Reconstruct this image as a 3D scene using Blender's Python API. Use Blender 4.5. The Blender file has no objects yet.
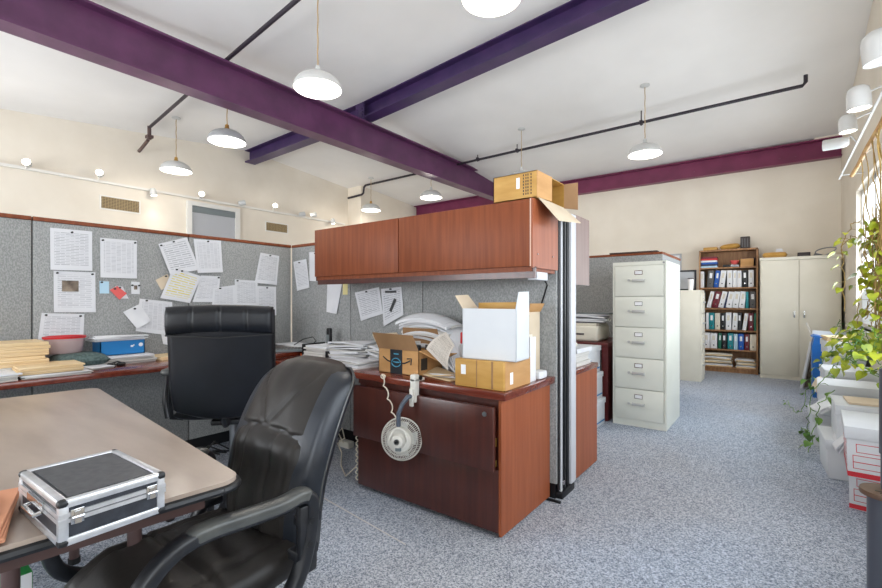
import bpy, bmesh, math, random
from mathutils import Vector, Matrix
PI=math.pi; R=math.radians
random.seed(7)
sc=bpy.context.scene
COL=sc.collection
# ------------------------------------------------------------------ camera
cd=bpy.data.cameras.new('camera'); cam=bpy.data.objects.new('camera',cd); COL.objects.link(cam)
cam.location=(0,0,1.19); cam.rotation_euler=(R(90),0,R(37.1))
cd.sensor_width=36; cd.lens=447.6/882*36; cd.shift_y=0.0068; cd.clip_start=.05
sc.camera=cam
# ------------------------------------------------------------------ world, exposure
w=bpy.data.worlds.new('world'); sc.world=w; w.use_nodes=True
wn=w.node_tree; wn.nodes['Background'].inputs[0].default_value=(.80,.90,1,1); wn.nodes['Background'].inputs[1].default_value=1.6
sc.view_settings.view_transform='Standard'; sc.view_settings.look='None'; sc.view_settings.gamma=1; sc.view_settings.use_curve_mapping=False
sc.view_settings.exposure=0.0
# daylight entering by the side windows; the back lamps are added fill (one area lamp outside each opening)
def area(name,loc,rot,sx,sy,power,col=(.86,.93,1)):
    l=bpy.data.lights.new(name,'AREA'); l.shape='RECTANGLE'; l.size=sx; l.size_y=sy; l.energy=power; l.color=col
    o=bpy.data.objects.new(name,l); COL.objects.link(o); o.location=loc; o.rotation_euler=rot; return o
DAY=1.0
area('daylight_far',(.93,6.0,1.70),(0,R(108),0),1.6,2.7,90*DAY)
area('daylight_side',(.93,2.0,1.70),(0,R(108),0),1.6,3.2,75*DAY)
area('daylight_rear',(.93,-1.3,1.70),(0,R(108),0),1.6,1.7,60*DAY)
for x,pw in ((-6.6,185),(-4.2,160),(-1.4,62)):
    area('fill_back',(x,-2.95,1.6),(R(112),0,0),2.0,1.9,pw*DAY,(.93,.96,1))  # added fill lamps behind the camera, aimed up to brighten the room
PEND=16; SPOT=4.5
# ------------------------------------------------------------------ materials
def lin(c):
    return tuple(((v/255)/12.92 if v/255<=.04045 else ((v/255+.055)/1.055)**2.4) for v in c)+(1,)
MAT={}
def base(name,rgb,rough=.6,metal=0,spec=None,coat=0):
    m=bpy.data.materials.new(name); m.use_nodes=True; MAT[name]=m
    b=m.node_tree.nodes['Principled BSDF']; b.inputs['Base Color'].default_value=lin(rgb)
    b.inputs['Roughness'].default_value=rough; b.inputs['Metallic'].default_value=metal
    if spec is not None: b.inputs['Specular IOR Level'].default_value=spec
    if coat: b.inputs['Coat Weight'].default_value=coat; b.inputs['Coat Roughness'].default_value=.15
    return m,b,m.node_tree.nodes,m.node_tree.links
def noisy(name,a,b_,scale=8,rough=.6,stretch=(1,1,1),metal=0,bump=0,detail=4,lo=.35,hi=.65,coord='Object',spec=None,coat=0,bscale=None,dist=.002):
    m,b,N,L=base(name,a,rough,metal,spec,coat)
    tc=N.new('ShaderNodeTexCoord'); mp=N.new('ShaderNodeMapping'); mp.inputs['Scale'].default_value=stretch
    n=N.new('ShaderNodeTexNoise'); n.inputs['Scale'].default_value=scale; n.inputs['Detail'].default_value=detail
    r=N.new('ShaderNodeValToRGB'); r.color_ramp.elements[0].position=lo; r.color_ramp.elements[1].position=hi
    r.color_ramp.elements[0].color=lin(a); r.color_ramp.elements[1].color=lin(b_)
    L.new(tc.outputs[coord],mp.inputs[0]); L.new(mp.outputs[0],n.inputs['Vector']); L.new(n.outputs[0],r.inputs[0]); L.new(r.outputs[0],b.inputs['Base Color'])
    if bump:
        bp=N.new('ShaderNodeBump'); bp.inputs['Strength'].default_value=bump; bp.inputs['Distance'].default_value=dist
        if bscale:
            n2=N.new('ShaderNodeTexNoise'); n2.inputs['Scale'].default_value=bscale; n2.inputs['Detail'].default_value=5
            L.new(mp.outputs[0],n2.inputs['Vector']); L.new(n2.outputs[0],bp.inputs['Height'])
        else: L.new(n.outputs[0],bp.inputs['Height'])
        L.new(bp.outputs[0],b.inputs['Normal'])
    return m
noisy('wall',(220,210,194),(227,218,203),2,.75,bump=.15,bscale=60)
noisy('ceiling',(232,229,225),(238,235,231),1.2,.8)
noisy('partition_fabric',(137,139,138),(163,164,163),140,.95,stretch=(1,1,.6),bump=.3,detail=1)
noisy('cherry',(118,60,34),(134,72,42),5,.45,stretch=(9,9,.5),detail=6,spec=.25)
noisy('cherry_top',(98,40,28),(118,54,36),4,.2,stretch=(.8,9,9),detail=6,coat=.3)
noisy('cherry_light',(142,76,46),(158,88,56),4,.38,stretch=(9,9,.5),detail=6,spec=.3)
noisy('cherry_dark_shaded',(66,30,24),(80,38,29),4,.3,stretch=(9,9,.5),detail=6,coat=.15)  # dark veneer, with part of the drawer fronts' shade put into the colour
noisy('mauve_wood',(122,98,92),(136,112,104),3,.4,stretch=(9,9,.7))
noisy('table_laminate',(154,138,126),(176,160,147),2.6,.3,stretch=(.8,3.5,1),detail=8,coat=.1)
noisy('beam_purple',(82,42,76),(98,52,90),4,.38,bump=.1)
noisy('beam_purple_daylit',(52,34,78),(68,44,90),4,.4)  # same purple paint, bluish daylight tint put into the colour
noisy('beam_purple_warmlit',(104,28,66),(118,38,76),4,.4)  # same purple paint, warm light tint put into the colour
noisy('leather_black',(10,12,17),(17,20,27),5,.38,spec=.35,bump=.35,bscale=90,dist=.0008)
noisy('leather_worn',(26,24,23),(44,40,37),4,.45,spec=.35,bump=.5,bscale=60,dist=.001)
noisy('leather_sheen',(24,28,34),(36,41,50),5,.36,bump=.25,bscale=90,dist=.0006)  # bluish gloss highlight of the chair shell put into its base colour
noisy('plastic_black',(20,22,26),(28,30,35),30,.38)
noisy('arm_grey',(62,64,64),(82,83,80),12,.3)
noisy('file_beige',(222,223,212),(227,228,217),3,.42)
noisy('cabinet_cream',(219,213,196),(225,219,203),3,.45)
noisy('bookcase_wood',(140,98,62),(172,128,86),4,.5,stretch=(8,8,.8))
noisy('cardboard',(182,136,84),(196,150,98),5,.8,stretch=(1,1,4))
noisy('cardboard_yellow',(182,136,62),(198,154,80),5,.55,stretch=(1,1,4))
noisy('cardboard_dark',(140,106,72),(156,120,84),5,.85)
noisy('cardboard_pale',(206,188,162),(216,200,176),5,.85)
noisy('cardboard_grey',(138,124,110),(152,138,122),5,.85)
noisy('manila',(218,190,146),(228,204,164),5,.8)
noisy('salmon_paper',(206,142,108),(220,158,124),5,.8)
noisy('white_card',(206,209,213),(214,217,220),3,.7)
noisy('paper',(212,213,217),(224,225,228),6,.8)
noisy('paper_edges',(182,178,172),(222,220,216),90,.85,stretch=(.02,.02,3),lo=.3,hi=.7)
noisy('manila_edges',(206,172,124),(240,218,180),90,.85,stretch=(.02,.02,3),lo=.3,hi=.7)
noisy('cushion_green',(66,84,84),(98,116,114),70,.95,bump=.4)
noisy('bamboo',(168,120,62),(206,166,104),9,.55,stretch=(1,1,3))
noisy('dry_vine',(124,98,50),(172,144,84),9,.8)
noisy('leaf',(120,140,26),(196,202,50),7,.45,coord='Object',lo=.4,hi=.6)
noisy('leaf_dark',(66,112,40),(120,160,58),7,.45,lo=.4,hi=.6)
noisy('case_panel',(58,60,64),(74,76,80),60,.5,bump=.2)
noisy('case_panel_dark',(34,37,44),(48,52,60),60,.4)
noisy('aluminium',(196,198,202),(214,216,220),40,.3,stretch=(1,1,1),metal=.65)
noisy('board_art',(70,58,50),(150,136,120),14,.7)
noisy('disc_wood',(78,58,46),(98,74,58),12,.5)
for n,c,r,mt in [('white_paint',(226,222,214),.5,0),('lamp_white',(196,196,194),.35,0),('lamp_grey',(170,172,174),.3,.3),('pipe_dark',(38,30,40),.5,0),('pipe_brown',(86,66,62),.5,0),
    ('chrome',(205,205,205),.18,1),('steel',(150,152,156),.3,.9),('black',(14,14,16),.4,0),('screen_black',(18,20,24),.25,0),('rubber',(22,22,24),.7,0),
    ('red',(196,36,44),.4,0),('blue_box',(18,122,190),.5,0),('tub_clear',(214,182,184),.25,0),('brass',(190,150,80),.35,.8),('cord_white',(214,206,188),.5,0),('cord_tan',(176,150,112),.6,0),('handle_steel',(196,196,194),.35,.25),('edge_pale',(214,180,160),.5,0),
    ('fan_white',(214,211,202),.4,0),('grey_plastic',(110,118,120),.45,0),('grey_tube',(78,86,98),.35,0),('window_white',(216,214,208),.5,0),('vent',(160,138,100),.6,0),('vent_dark',(96,82,60),.7,0),
    ('trim_white',(206,207,212),.35,0),('trim_black',(14,16,20),.45,0),('trim_grey',(120,126,134),.3,.4),('tape_dark',(28,32,38),.5,0),('tape_blue',(70,150,180),.5,0),('label_white',(238,238,240),.6,0),
    ('ink',(60,52,44),.7,0),('table_steel',(86,66,64),.45,0),('table_apron',(66,44,40),.5,0),('teal',(22,132,140),.45,0),('binder_blue',(24,88,176),.45,0),('binder_navy',(32,46,84),.45,0),
    ('binder_white',(232,232,234),.45,0),('binder_cream',(222,214,198),.5,0),('binder_black',(28,28,32),.4,0),('binder_grey',(92,90,90),.45,0),('binder_maroon',(108,30,44),.45,0),
    ('binder_green',(24,104,80),.45,0),('light_blue',(176,208,226),.5,0),('pink_card',(224,96,92),.6,0),('yellow_note',(222,210,150),.7,0),('green_box',(40,140,70),.5,0),
    ('red_print',(196,40,52),.6,0),('blue_print',(70,130,180),.6,0),('blue_bin',(18,100,178),.45,0),('bin_grey',(84,88,98),.35,.3),('photo_grey',(60,62,64),.5,0),('picture_grey',(168,170,174),.4,0),('orange',(206,90,40),.6,0),
    ('dark_brown',(62,38,30),.6,0),('brown_tool',(44,32,30),.5,0),('plant_pot',(150,96,70),.7,0),('outlet',(226,222,210),.4,0),('dark_red_wood',(90,34,34),.4,0)]: base(n,c,r,mt)
def emis(name,rgb,s):
    m,b,N,L=base(name,rgb,.4); b.inputs['Emission Color'].default_value=lin(rgb); b.inputs['Emission Strength'].default_value=s; return m
emis('bulb',(255,248,235),14); emis('spot_glow',(255,246,228),9)
# lamp shade inside is plain glossy white
base('shade_inside',(245,245,243),.5)
# carpet
m,b,N,L=base('carpet',(120,130,148),.98,spec=.15)
tc=N.new('ShaderNodeTexCoord'); n1=N.new('ShaderNodeTexNoise'); n1.inputs['Scale'].default_value=135; n1.inputs['Detail'].default_value=6; n1.inputs['Roughness'].default_value=.75
r1=N.new('ShaderNodeValToRGB'); r1.color_ramp.elements[0].position=.40; r1.color_ramp.elements[1].position=.60
r1.color_ramp.elements[0].color=lin((88,99,117)); r1.color_ramp.elements[1].color=lin((208,217,231))
n2=N.new('ShaderNodeTexNoise'); n2.inputs['Scale'].default_value=.55; n2.inputs['Detail'].default_value=3
r2=N.new('ShaderNodeValToRGB'); r2.color_ramp.elements[0].position=.42; r2.color_ramp.elements[1].position=.62
r2.color_ramp.elements[0].color=(1,1,1,1); r2.color_ramp.elements[1].color=(1.0,.93,.86,1)
mx=N.new('ShaderNodeMix'); mx.data_type='RGBA'; mx.blend_type='MULTIPLY'; mx.inputs['Factor'].default_value=1
L.new(tc.outputs['Object'],n1.inputs['Vector']); L.new(tc.outputs['Object'],n2.inputs['Vector'])
L.new(n1.outputs[0],r1.inputs[0]); L.new(n2.outputs[0],r2.inputs[0])
L.new(r1.outputs[0],mx.inputs[6]); L.new(r2.outputs[0],mx.inputs[7]); L.new(mx.outputs[2],b.inputs['Base Color'])
bp=N.new('ShaderNodeBump'); bp.inputs['Strength'].default_value=.12; bp.inputs['Distance'].default_value=.002; L.new(n1.outputs[0],bp.inputs['Height']); L.new(bp.outputs[0],b.inputs['Normal'])
# printed papers : rows of small print over the sheet's own UVs
def printed(name,ink,rows,colw,paper=(218,219,223),gap=.35,off=.5):
    m,b,N,L=base(name,paper,.8)
    uv=N.new('ShaderNodeTexCoord'); bk=N.new('ShaderNodeTexBrick'); bk.offset=off
    bk.inputs['Color1'].default_value=lin(ink); bk.inputs['Color2'].default_value=lin(tuple((i+p*2)//3 for i,p in zip(ink,paper)))
    bk.inputs['Mortar'].default_value=lin(paper); bk.inputs['Scale'].default_value=1
    bk.inputs['Brick Width'].default_value=colw; bk.inputs['Row Height'].default_value=1/rows; bk.inputs['Mortar Size'].default_value=gap/rows; bk.inputs['Mortar Smooth'].default_value=.3
    sep=N.new('ShaderNodeSeparateXYZ'); L.new(uv.outputs['UV'],sep.inputs[0]); L.new(uv.outputs['UV'],bk.inputs['Vector'])
    def inside(sock,a,c):
        g=N.new('ShaderNodeMath'); g.operation='GREATER_THAN'; g.inputs[1].default_value=a; L.new(sock,g.inputs[0])
        l=N.new('ShaderNodeMath'); l.operation='LESS_THAN'; l.inputs[1].default_value=c; L.new(sock,l.inputs[0])
        p=N.new('ShaderNodeMath'); p.operation='MULTIPLY'; L.new(g.outputs[0],p.inputs[0]); L.new(l.outputs[0],p.inputs[1]); return p
    a=inside(sep.outputs[0],.09,.91); c=inside(sep.outputs[1],.12,.92)
    p=N.new('ShaderNodeMath'); p.operation='MULTIPLY'; L.new(a.outputs[0],p.inputs[0]); L.new(c.outputs[0],p.inputs[1])
    mx=N.new('ShaderNodeMix'); mx.data_type='RGBA'; L.new(p.outputs[0],mx.inputs['Factor']); mx.inputs[6].default_value=lin(paper); L.new(bk.outputs[0],mx.inputs[7]); L.new(mx.outputs[2],b.inputs['Base Color'])
    return m
printed('print_text',(160,162,168),26,.23); printed('print_table',(168,170,176),30,.14,off=0); printed('print_sparse',(160,162,168),16,.4)
printed('print_yellow',(214,200,70),13,.45); printed('print_faint',(176,178,184),20,.3); printed('print_cream',(130,122,112),24,.25,(206,198,188))
# glass
m=bpy.data.materials.new('glass'); m.use_nodes=True; MAT['glass']=m; N=m.node_tree.nodes; L=m.node_tree.links; N.clear()
o=N.new('ShaderNodeOutputMaterial'); t=N.new('ShaderNodeBsdfTransparent'); g=N.new('ShaderNodeBsdfGlossy'); g.inputs['Roughness'].default_value=.02; mi=N.new('ShaderNodeMixShader'); mi.inputs[0].default_value=.06
L.new(t.outputs[0],mi.inputs[1]); L.new(g.outputs[0],mi.inputs[2]); L.new(mi.outputs[0],o.inputs[0])
# translucent tub
m,b,N,L=base('tub_pink',(232,212,212),.25); b.inputs['Transmission Weight'].default_value=.5
# ------------------------------------------------------------------ mesh builder
class MB:
    def __init__(s): s.bm=bmesh.new(); s.uv=s.bm.loops.layers.uv.new('UVMap')
    def add(s,verts,faces,uvs=None):
        vs=[s.bm.verts.new(v) for v in verts]
        for f in faces:
            try: fc=s.bm.faces.new([vs[i] for i in f])
            except ValueError: continue
            if uvs:
                for lp,i in zip(fc.loops,f): lp[s.uv].uv=uvs[i]
        return vs
    def merge(s,bm2,M=None):
        if M is not None: bmesh.ops.transform(bm2,matrix=M,verts=bm2.verts)
        me=bpy.data.meshes.new('tmp'); bm2.to_mesh(me); bm2.free(); s.bm.from_mesh(me); bpy.data.meshes.remove(me)
    def box(s,x0,x1,y0,y1,z0,z1,bev=0,M=None,seg=2):
        b=bmesh.new(); bmesh.ops.create_cube(b,size=1)
        for v in b.verts: v.co=Vector(((x0+x1)/2+v.co.x*(x1-x0),(y0+y1)/2+v.co.y*(y1-y0),(z0+z1)/2+v.co.z*(z1-z0)))
        if bev: bmesh.ops.bevel(b,geom=b.edges[:],offset=bev,segments=seg,affect='EDGES',profile=.5)
        s.merge(b,M); return s
    def prism(s,pts,vec,M=None):
        b=bmesh.new(); vec=Vector(vec); n=len(pts)
        a=[b.verts.new(Vector(p)) for p in pts]; c=[b.verts.new(Vector(p)+vec) for p in pts]
        b.faces.new(a); b.faces.new(c[::-1])
        for i in range(n): b.faces.new((a[i],c[i],c[(i+1)%n],a[(i+1)%n]))
        bmesh.ops.recalc_face_normals(b,faces=b.faces[:]); s.merge(b,M); return s
    def tube(s,pts,r,seg=8,rs=None,M=None,sq=None,caps=True):
        b=bmesh.new(); pts=[Vector(p) for p in pts]; n=len(pts); rings=[]
        t0=(pts[1]-pts[0]).normalized(); up=Vector((0,0,1)) if abs(t0.z)<.9 else Vector((1,0,0)); nrm=(up-up.dot(t0)*t0).normalized()
        for i,p in enumerate(pts):
            t=((pts[min(i+1,n-1)]-pts[max(i-1,0)])).normalized(); nrm=(nrm-nrm.dot(t)*t).normalized(); bn=t.cross(nrm)
            rr=rs[i] if rs else r; ring=[]
            for k in range(seg):
                a=2*PI*k/seg; ca,sa=math.cos(a),math.sin(a); rx,ry=(rr,rr) if not sq else (rr*sq[0],rr*sq[1])
                if sq: ca=math.copysign(abs(ca)**.6,ca); sa=math.copysign(abs(sa)**.6,sa)
                ring.append(b.verts.new(p+nrm*ca*rx+bn*sa*ry))
            rings.append(ring)
        for i in range(n-1):
            for k in range(seg): b.faces.new((rings[i][k],rings[i][(k+1)%seg],rings[i+1][(k+1)%seg],rings[i+1][k]))
        if caps: b.faces.new(rings[0][::-1]); b.faces.new(rings[-1])
        bmesh.ops.recalc_face_normals(b,faces=b.faces[:]); s.merge(b,M); return s
    def cyl(s,p0,p1,r,r2=None,seg=20): return s.tube([p0,p1],r,seg,rs=[r,r if r2 is None else r2])
    def lathe(s,prof,c=(0,0,0),seg=28,M=None,close=False):
        b=bmesh.new(); rings=[]
        for r,z in prof:
            if r<1e-5: rings.append([b.verts.new((c[0],c[1],c[2]+z))])
            else: rings.append([b.verts.new((c[0]+r*math.cos(2*PI*k/seg),c[1]+r*math.sin(2*PI*k/seg),c[2]+z)) for k in range(seg)])
        for A,B in zip(rings,rings[1:]):
            for k in range(seg):
                f=[A[k%len(A)],A[(k+1)%len(A)],B[(k+1)%len(B)],B[k%len(B)]]; f=list(dict.fromkeys(f))
                if len(f)>2:
                    try: b.faces.new(f)
                    except ValueError: pass
        bmesh.ops.recalc_face_normals(b,faces=b.faces[:]); s.merge(b,M); return s
    def sheet(s,q,th=.0012,nrm=None,nu=6,nv=6,bend=None):
        # quad q: TL,TR,BR,BL ; thickness along normal ; bend(u,v)->offset along normal
        q=[Vector(p) for p in q]; n=Vector(nrm).normalized() if nrm else (q[1]-q[0]).cross(q[3]-q[0]).normalized()
        V=[];U=[]
        for side in (0,1):
            for j in range(nv+1):
                for i in range(nu+1):
                    u,v=i/nu,j/nv; p=(q[0]*(1-u)+q[1]*u)*(1-v)+(q[3]*(1-u)+q[2]*u)*v
                    V.append(p+n*((bend(u,v) if bend else 0)+side*th)); U.append((u,1-v))
        W=nu+1; K=W*(nv+1); F=[]
        for j in range(nv):
            for i in range(nu):
                a=j*W+i; F.append((a,a+W,a+W+1,a+1)); F.append((K+a,K+a+1,K+a+W+1,K+a+W))
        for i in range(nu): F.append((i,i+1,K+i+1,K+i)); a=nv*W+i; F.append((a,K+a,K+a+1,a+1))
        for j in range(nv): a=j*W; F.append((a,K+a,K+a+W,a+W)); a+=nu; F.append((a,a+W,K+a+W,K+a))
        s.add(V,F,U); return s
    def cushion(s,fn,nu=24,nv=28):
        # fn(u,v,side)->point ; u,v in -1..1
        V=[];F=[]
        for side in (-1,1):
            for j in range(nv+1):
                for i in range(nu+1): V.append(fn(-1+2*i/nu,-1+2*j/nv,side))
        W=nu+1; K=W*(nv+1)
        for j in range(nv):
            for i in range(nu):
                a=j*W+i; F.append((a,a+W,a+W+1,a+1)); F.append((K+a,K+a+1,K+a+W+1,K+a+W))
        s.add(V,F); bmesh.ops.remove_doubles(s.bm,verts=s.bm.verts,dist=.0004); bmesh.ops.recalc_face_normals(s.bm,faces=s.bm.faces[:]); return s
ORG={}
def setp(o,label=None,cat=None,group=None,kind=None):
    if label: o['label']=label
    if cat: o['category']=cat
    if group: o['group']=group
    if kind: o['kind']=kind
    return o
def thing(name,label,cat,loc=(0,0,0),group=None):
    o=bpy.data.objects.new(name,None); COL.objects.link(o); o.location=loc; o.empty_display_size=.05
    ORG[o.name]=Vector(loc); return setp(o,label,cat,group)
def mk(name,mb,mat,parent=None,label=None,cat=None,group=None,kind=None,ang=38,origin=None):
    bm=mb.bm
    me=bpy.data.meshes.new(name)
    if parent is not None: off=ORG[parent.name]
    elif origin is not None: off=Vector(origin)
    else:
        xs=[v.co.x for v in bm.verts]; ys=[v.co.y for v in bm.verts]; zs=[v.co.z for v in bm.verts]
        off=Vector(((min(xs)+max(xs))/2,(min(ys)+max(ys))/2,min(zs)))
    for v in bm.verts: v.co-=off
    bmesh.ops.recalc_face_normals(bm,faces=bm.faces[:]) if len(bm.faces)<4000 else None
    bm.to_mesh(me); bm.free()
    for p in me.polygons: p.use_smooth=True
    me.set_sharp_from_angle(angle=R(ang))
    me.materials.append(MAT[mat] if isinstance(mat,str) else mat)
    o=bpy.data.objects.new(name,me); COL.objects.link(o)
    if parent is not None: o.parent=parent
    else: o.location=off
    ORG[o.name]=off
    return setp(o,label,cat,group,kind)
def bx(name,mat,d,parent=None,bev=0,**k): return mk(name,MB().box(*d,bev=bev),mat,parent,**k)
def kids(o): return [c for c in bpy.data.objects if c.parent==o]
def dup(o,loc=None,rz=None,label=None,group=None,parent=None,ch=None):
    c=o.copy(); COL.objects.link(c)
    if parent is not None: c.parent=parent
    if loc is not None: c.location=loc
    if rz is not None: c.rotation_euler=(0,0,rz)
    if label: c['label']=label
    if group: c['group']=group
    for k in kids(o): dup(k,parent=c)
    return c
def S(name,mb,mat,parent=None,**k): return mk(name,mb,mat,parent,kind='structure',**k)
# ================================================================== ROOM
XL,XL2,XR,YB,YF,YJ=-8.04,-7.6,.74,-2.6,9.0,7.03
def ridge(x): return 4.02+.016*(x+8.04) if x<-4.88 else 4.07+.07*(x+4.88)
def zc(x,y):
    if y<=4.6: return ridge(x)-(.05+.055*min(1,max(0,(-4.7-x)/3.3)))*(4.6-y)
    t=(y-4.6)/(YF-4.6); return ridge(x)*(1-t)+3.61*t
S('floor',MB().box(XL-.2,XR+.2,YB-.2,YF+.2,-.1,0),'carpet')
mb=MB(); xs=[XL-.2,-6.5,-4.88,-3.5,-2,-.6,XR+.2]; ys=[YB-.2,0,2.3,4.6,6.8,YF+.2]
V=[(x,y,zc(x,min(y,YF))) for y in ys for x in xs]; V+=[(x,y,z+.12) for x,y,z in V]; F=[]; W=len(xs); K=W*len(ys)
for j in range(len(ys)-1):
    for i in range(W-1): a=j*W+i; F+=[(a,a+1,a+W+1,a+W),(K+a,K+a+W,K+a+W+1,K+a+1)]
mb.add(V,F); S('ceiling',mb,'ceiling',ang=3)
S('wall_left',MB().box(XL-.15,XL,YB,YJ,0,4.15).box(XL-.15,XL2,YJ,YF+.15,0,4.15),'wall')
S('wall_far',MB().box(XL2,XR+.15,YF,YF+.15,0,3.75),'wall')
WIN=[(4.5,7.35),(.3,3.7),(-2.2,-.4)]; Z0,Z1=.86,2.5
mb=MB().box(XR,XR+.16,YB,YF,0,Z0).box(XR,XR+.16,YB,YF,Z1,4.5)
ed=[YB]+[v for w_ in sorted(WIN) for v in w_]+[YF]
for i in range(0,len(ed),2): mb.box(XR,XR+.16,ed[i],ed[i+1],Z0,Z1)
S('wall_right',mb,'wall')
BW=[(-7.6,-5.6),(-5.2,-3.2),(-2.4,-.4)]  # unseen back windows, added as openings for the fill lamps
mb=MB().box(XL,XR,YB-.16,YB,0,.8).box(XL,XR,YB-.16,YB,2.75,4.6); ed=[XL]+[v for w_ in BW for v in w_]+[XR]
for i in range(0,len(ed),2): mb.box(ed[i],ed[i+1],YB-.16,YB,.8,2.75)
S('wall_back',mb,'wall')
n=0
def win(n,fr,gl):
    f=S('window_%d'%n,fr,'window_white'); mk('pane',gl,'glass',f)
for a,b_ in WIN:
    n+=1; fr=MB(); x0,x1=XR+.05,XR+.12
    fr.box(x0,x1,a,b_,Z0,Z0+.06).box(x0,x1,a,b_,Z1-.06,Z1).box(XR-.03,XR+.16,a-.03,b_+.03,Z0-.03,Z0)
    k=3
    for i in range(k+1): y=a+(b_-a)*i/k; fr.box(x0,x1,max(a,y-.03),min(b_,y+.03),Z0,Z1)
    fr.box(x0,x1,a,b_,1.7,1.75)
    win(n,fr,MB().box(XR+.08,XR+.086,a+.03,b_-.03,Z0+.05,Z1-.05))
for a,b_ in BW:
    n+=1; fr=MB(); y0,y1=YB-.12,YB-.05
    fr.box(a,b_,y0,y1,.8,.86).box(a,b_,y0,y1,2.69,2.75)
    for i in range(3): x=a+(b_-a)*i/2; fr.box(max(a,x-.03),min(b_,x+.03),y0,y1,.8,2.75)
    win(n,fr,MB().box(a+.03,b_-.03,YB-.09,YB-.084,.85,2.7))
# interior clerestory window in the left wall
n+=1; fr=MB().box(XL,XL+.05,3.45,3.53,1.62,2.81).box(XL,XL+.05,4.3,4.38,1.62,2.81).box(XL,XL+.05,3.45,4.38,2.81,2.88).box(XL,XL+.05,3.45,4.38,1.55,1.62)
f=S('window_%d'%n,fr,'window_white'); mk('pane',MB().box(XL+.005,XL+.015,3.53,4.3,1.62,2.81),'picture_grey',f,label='grey glass showing the corridor behind')
mk('blind',MB().box(XL+.015,XL+.025,3.53,4.3,2.7,2.81),'grey_plastic',f)
S('trim_1',MB().box(.42,.74,8.88,9.0,3.63,3.72),'wall')
S('baseboard_far',MB().box(XL2,XR,8.985,9.0,0,.1),'white_paint')
S('baseboard_right',MB().box(XR-.015,XR,YB,YF,0,.1),'white_paint')
S('baseboard_left',MB().box(XL,XL+.015,YB,YJ,0,.1),'white_paint')
# worn carpet seam by the chair (pale line in the pile)
mb=MB(); p=[(-1.62,1.33),(-1.52,1.42),(-1.36,1.46),(-1.2,1.46),(-1.06,1.47)]
S('trim_2',MB().prism([(-2.209,1.719,0),(-1.451,1.629,0),(-1.450,1.636,0),(-2.208,1.727,0)],(0,0,.0012)),'paper_edges')
# ---- steel beams
def ibeam_y(x,y0,y1,z0,z1,w_,tf=.022,tw=.014): return MB().box(x-w_/2,x+w_/2,y0,y1,z0,z0+tf).box(x-w_/2,x+w_/2,y0,y1,z1-tf,z1).box(x-tw/2,x+tw/2,y0,y1,z0+tf,z1-tf)
S('trim_3',ibeam_y(-4.88,YB,YF,3.35,3.79,.21),'beam_purple')
mb=MB()
for xa,xb in ((XL,-4.88),(-4.88,XR)):
    za,zb=ridge(xa)-.235,ridge(xb)-.235
    for (ya,yb,da,db) in ((4.5,4.7,0,.02),(4.5,4.7,.215,.235),(4.594,4.606,.02,.215)):
        mb.add([(xa,ya,za+da),(xb,ya,zb+da),(xb,yb,zb+da),(xa,yb,za+da),(xa,ya,za+db),(xb,ya,zb+db),(xb,yb,zb+db),(xa,yb,za+db)],[(0,1,2,3),(4,7,6,5),(0,4,5,1),(1,5,6,2),(2,6,7,3),(3,7,4,0)])
bm2=S('trim_4',mb,'beam_purple_daylit')
mb=MB().box(-4.97,-4.79,4.49,4.5,3.79,4.04)
for k in range(4): mb.cyl((-4.93,4.49,3.83+k*.045),(-4.93,4.478,3.83+k*.045),.009,seg=8).cyl((-4.83,4.49,3.83+k*.045),(-4.83,4.478,3.83+k*.045),.009,seg=8)
mb.box(-4.99,-4.77,4.40,4.5,3.79,3.802)
mk('bolted_bracket',mb,'beam_purple_daylit',bm2)
mb=MB().box(XL2+.02,XR,8.86,9.0,3.33,3.35).box(XL2+.02,XR,8.86,9.0,3.61,3.63).box(XL2+.02,XR,8.95,8.965,3.35,3.61)
for x in (-4.2,-3.1,-2.1,-1.2,-.5,0,.2): mb.cyl((x,8.95,3.45),(x,8.94,3.45),.012,seg=8)
S('trim_5',mb,'beam_purple_warmlit')
# ---- sprinkler pipes
t=thing('sprinkler_pipe','dark iron sprinkler pipe under the ceiling, crossing the aisle towards the window wall','pipe',(-2,7.0,3.7))
mk('pipe_run',MB().tube([(.25,6.9,3.88),(.25,6.9,3.80),(.22,6.9,3.76),(-7.4,6.98,3.76)],.022,10).tube([(-7.4,6.98,3.76),(-7.45,6.98,3.72),(-7.47,6.98,3.60),(-7.52,6.98,3.57),(-8.0,7.0,3.56)],.024,10),'pipe_dark',t)
for x in (-4.4,-3.6,-1.6): mk('hanger',MB().cyl((x,6.93,3.72),(x,6.93,zc(x,6.93)),.008,seg=8).box(x-.02,x+.02,6.9,6.96,3.735,3.79),'pipe_dark',t)
t=thing('sprinkler_pipe','brown sprinkler pipe passing over the thick purple beam to the left wall','pipe',(-5,2.5,3.6))
mk('pipe_run',MB().tube([(-3.2,2.36,3.83),(-4.79,2.49,3.82),(-7.55,2.72,3.78)],.022,10),'pipe_dark',t)
mk('pipe_drop',MB().tube([(-7.55,2.72,3.80),(-7.55,2.72,3.60)],.026,10).tube([(-7.6,2.72,3.60),(-8.0,2.74,3.52)],.024,10).box(-7.6,-7.5,2.68,2.76,3.62,3.66),'pipe_brown',t)
mk('hanger',MB().cyl((-5.1,2.51,3.80),(-5.1,2.51,zc(-5.1,2.5)),.008,seg=8),'pipe_dark',t)
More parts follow.
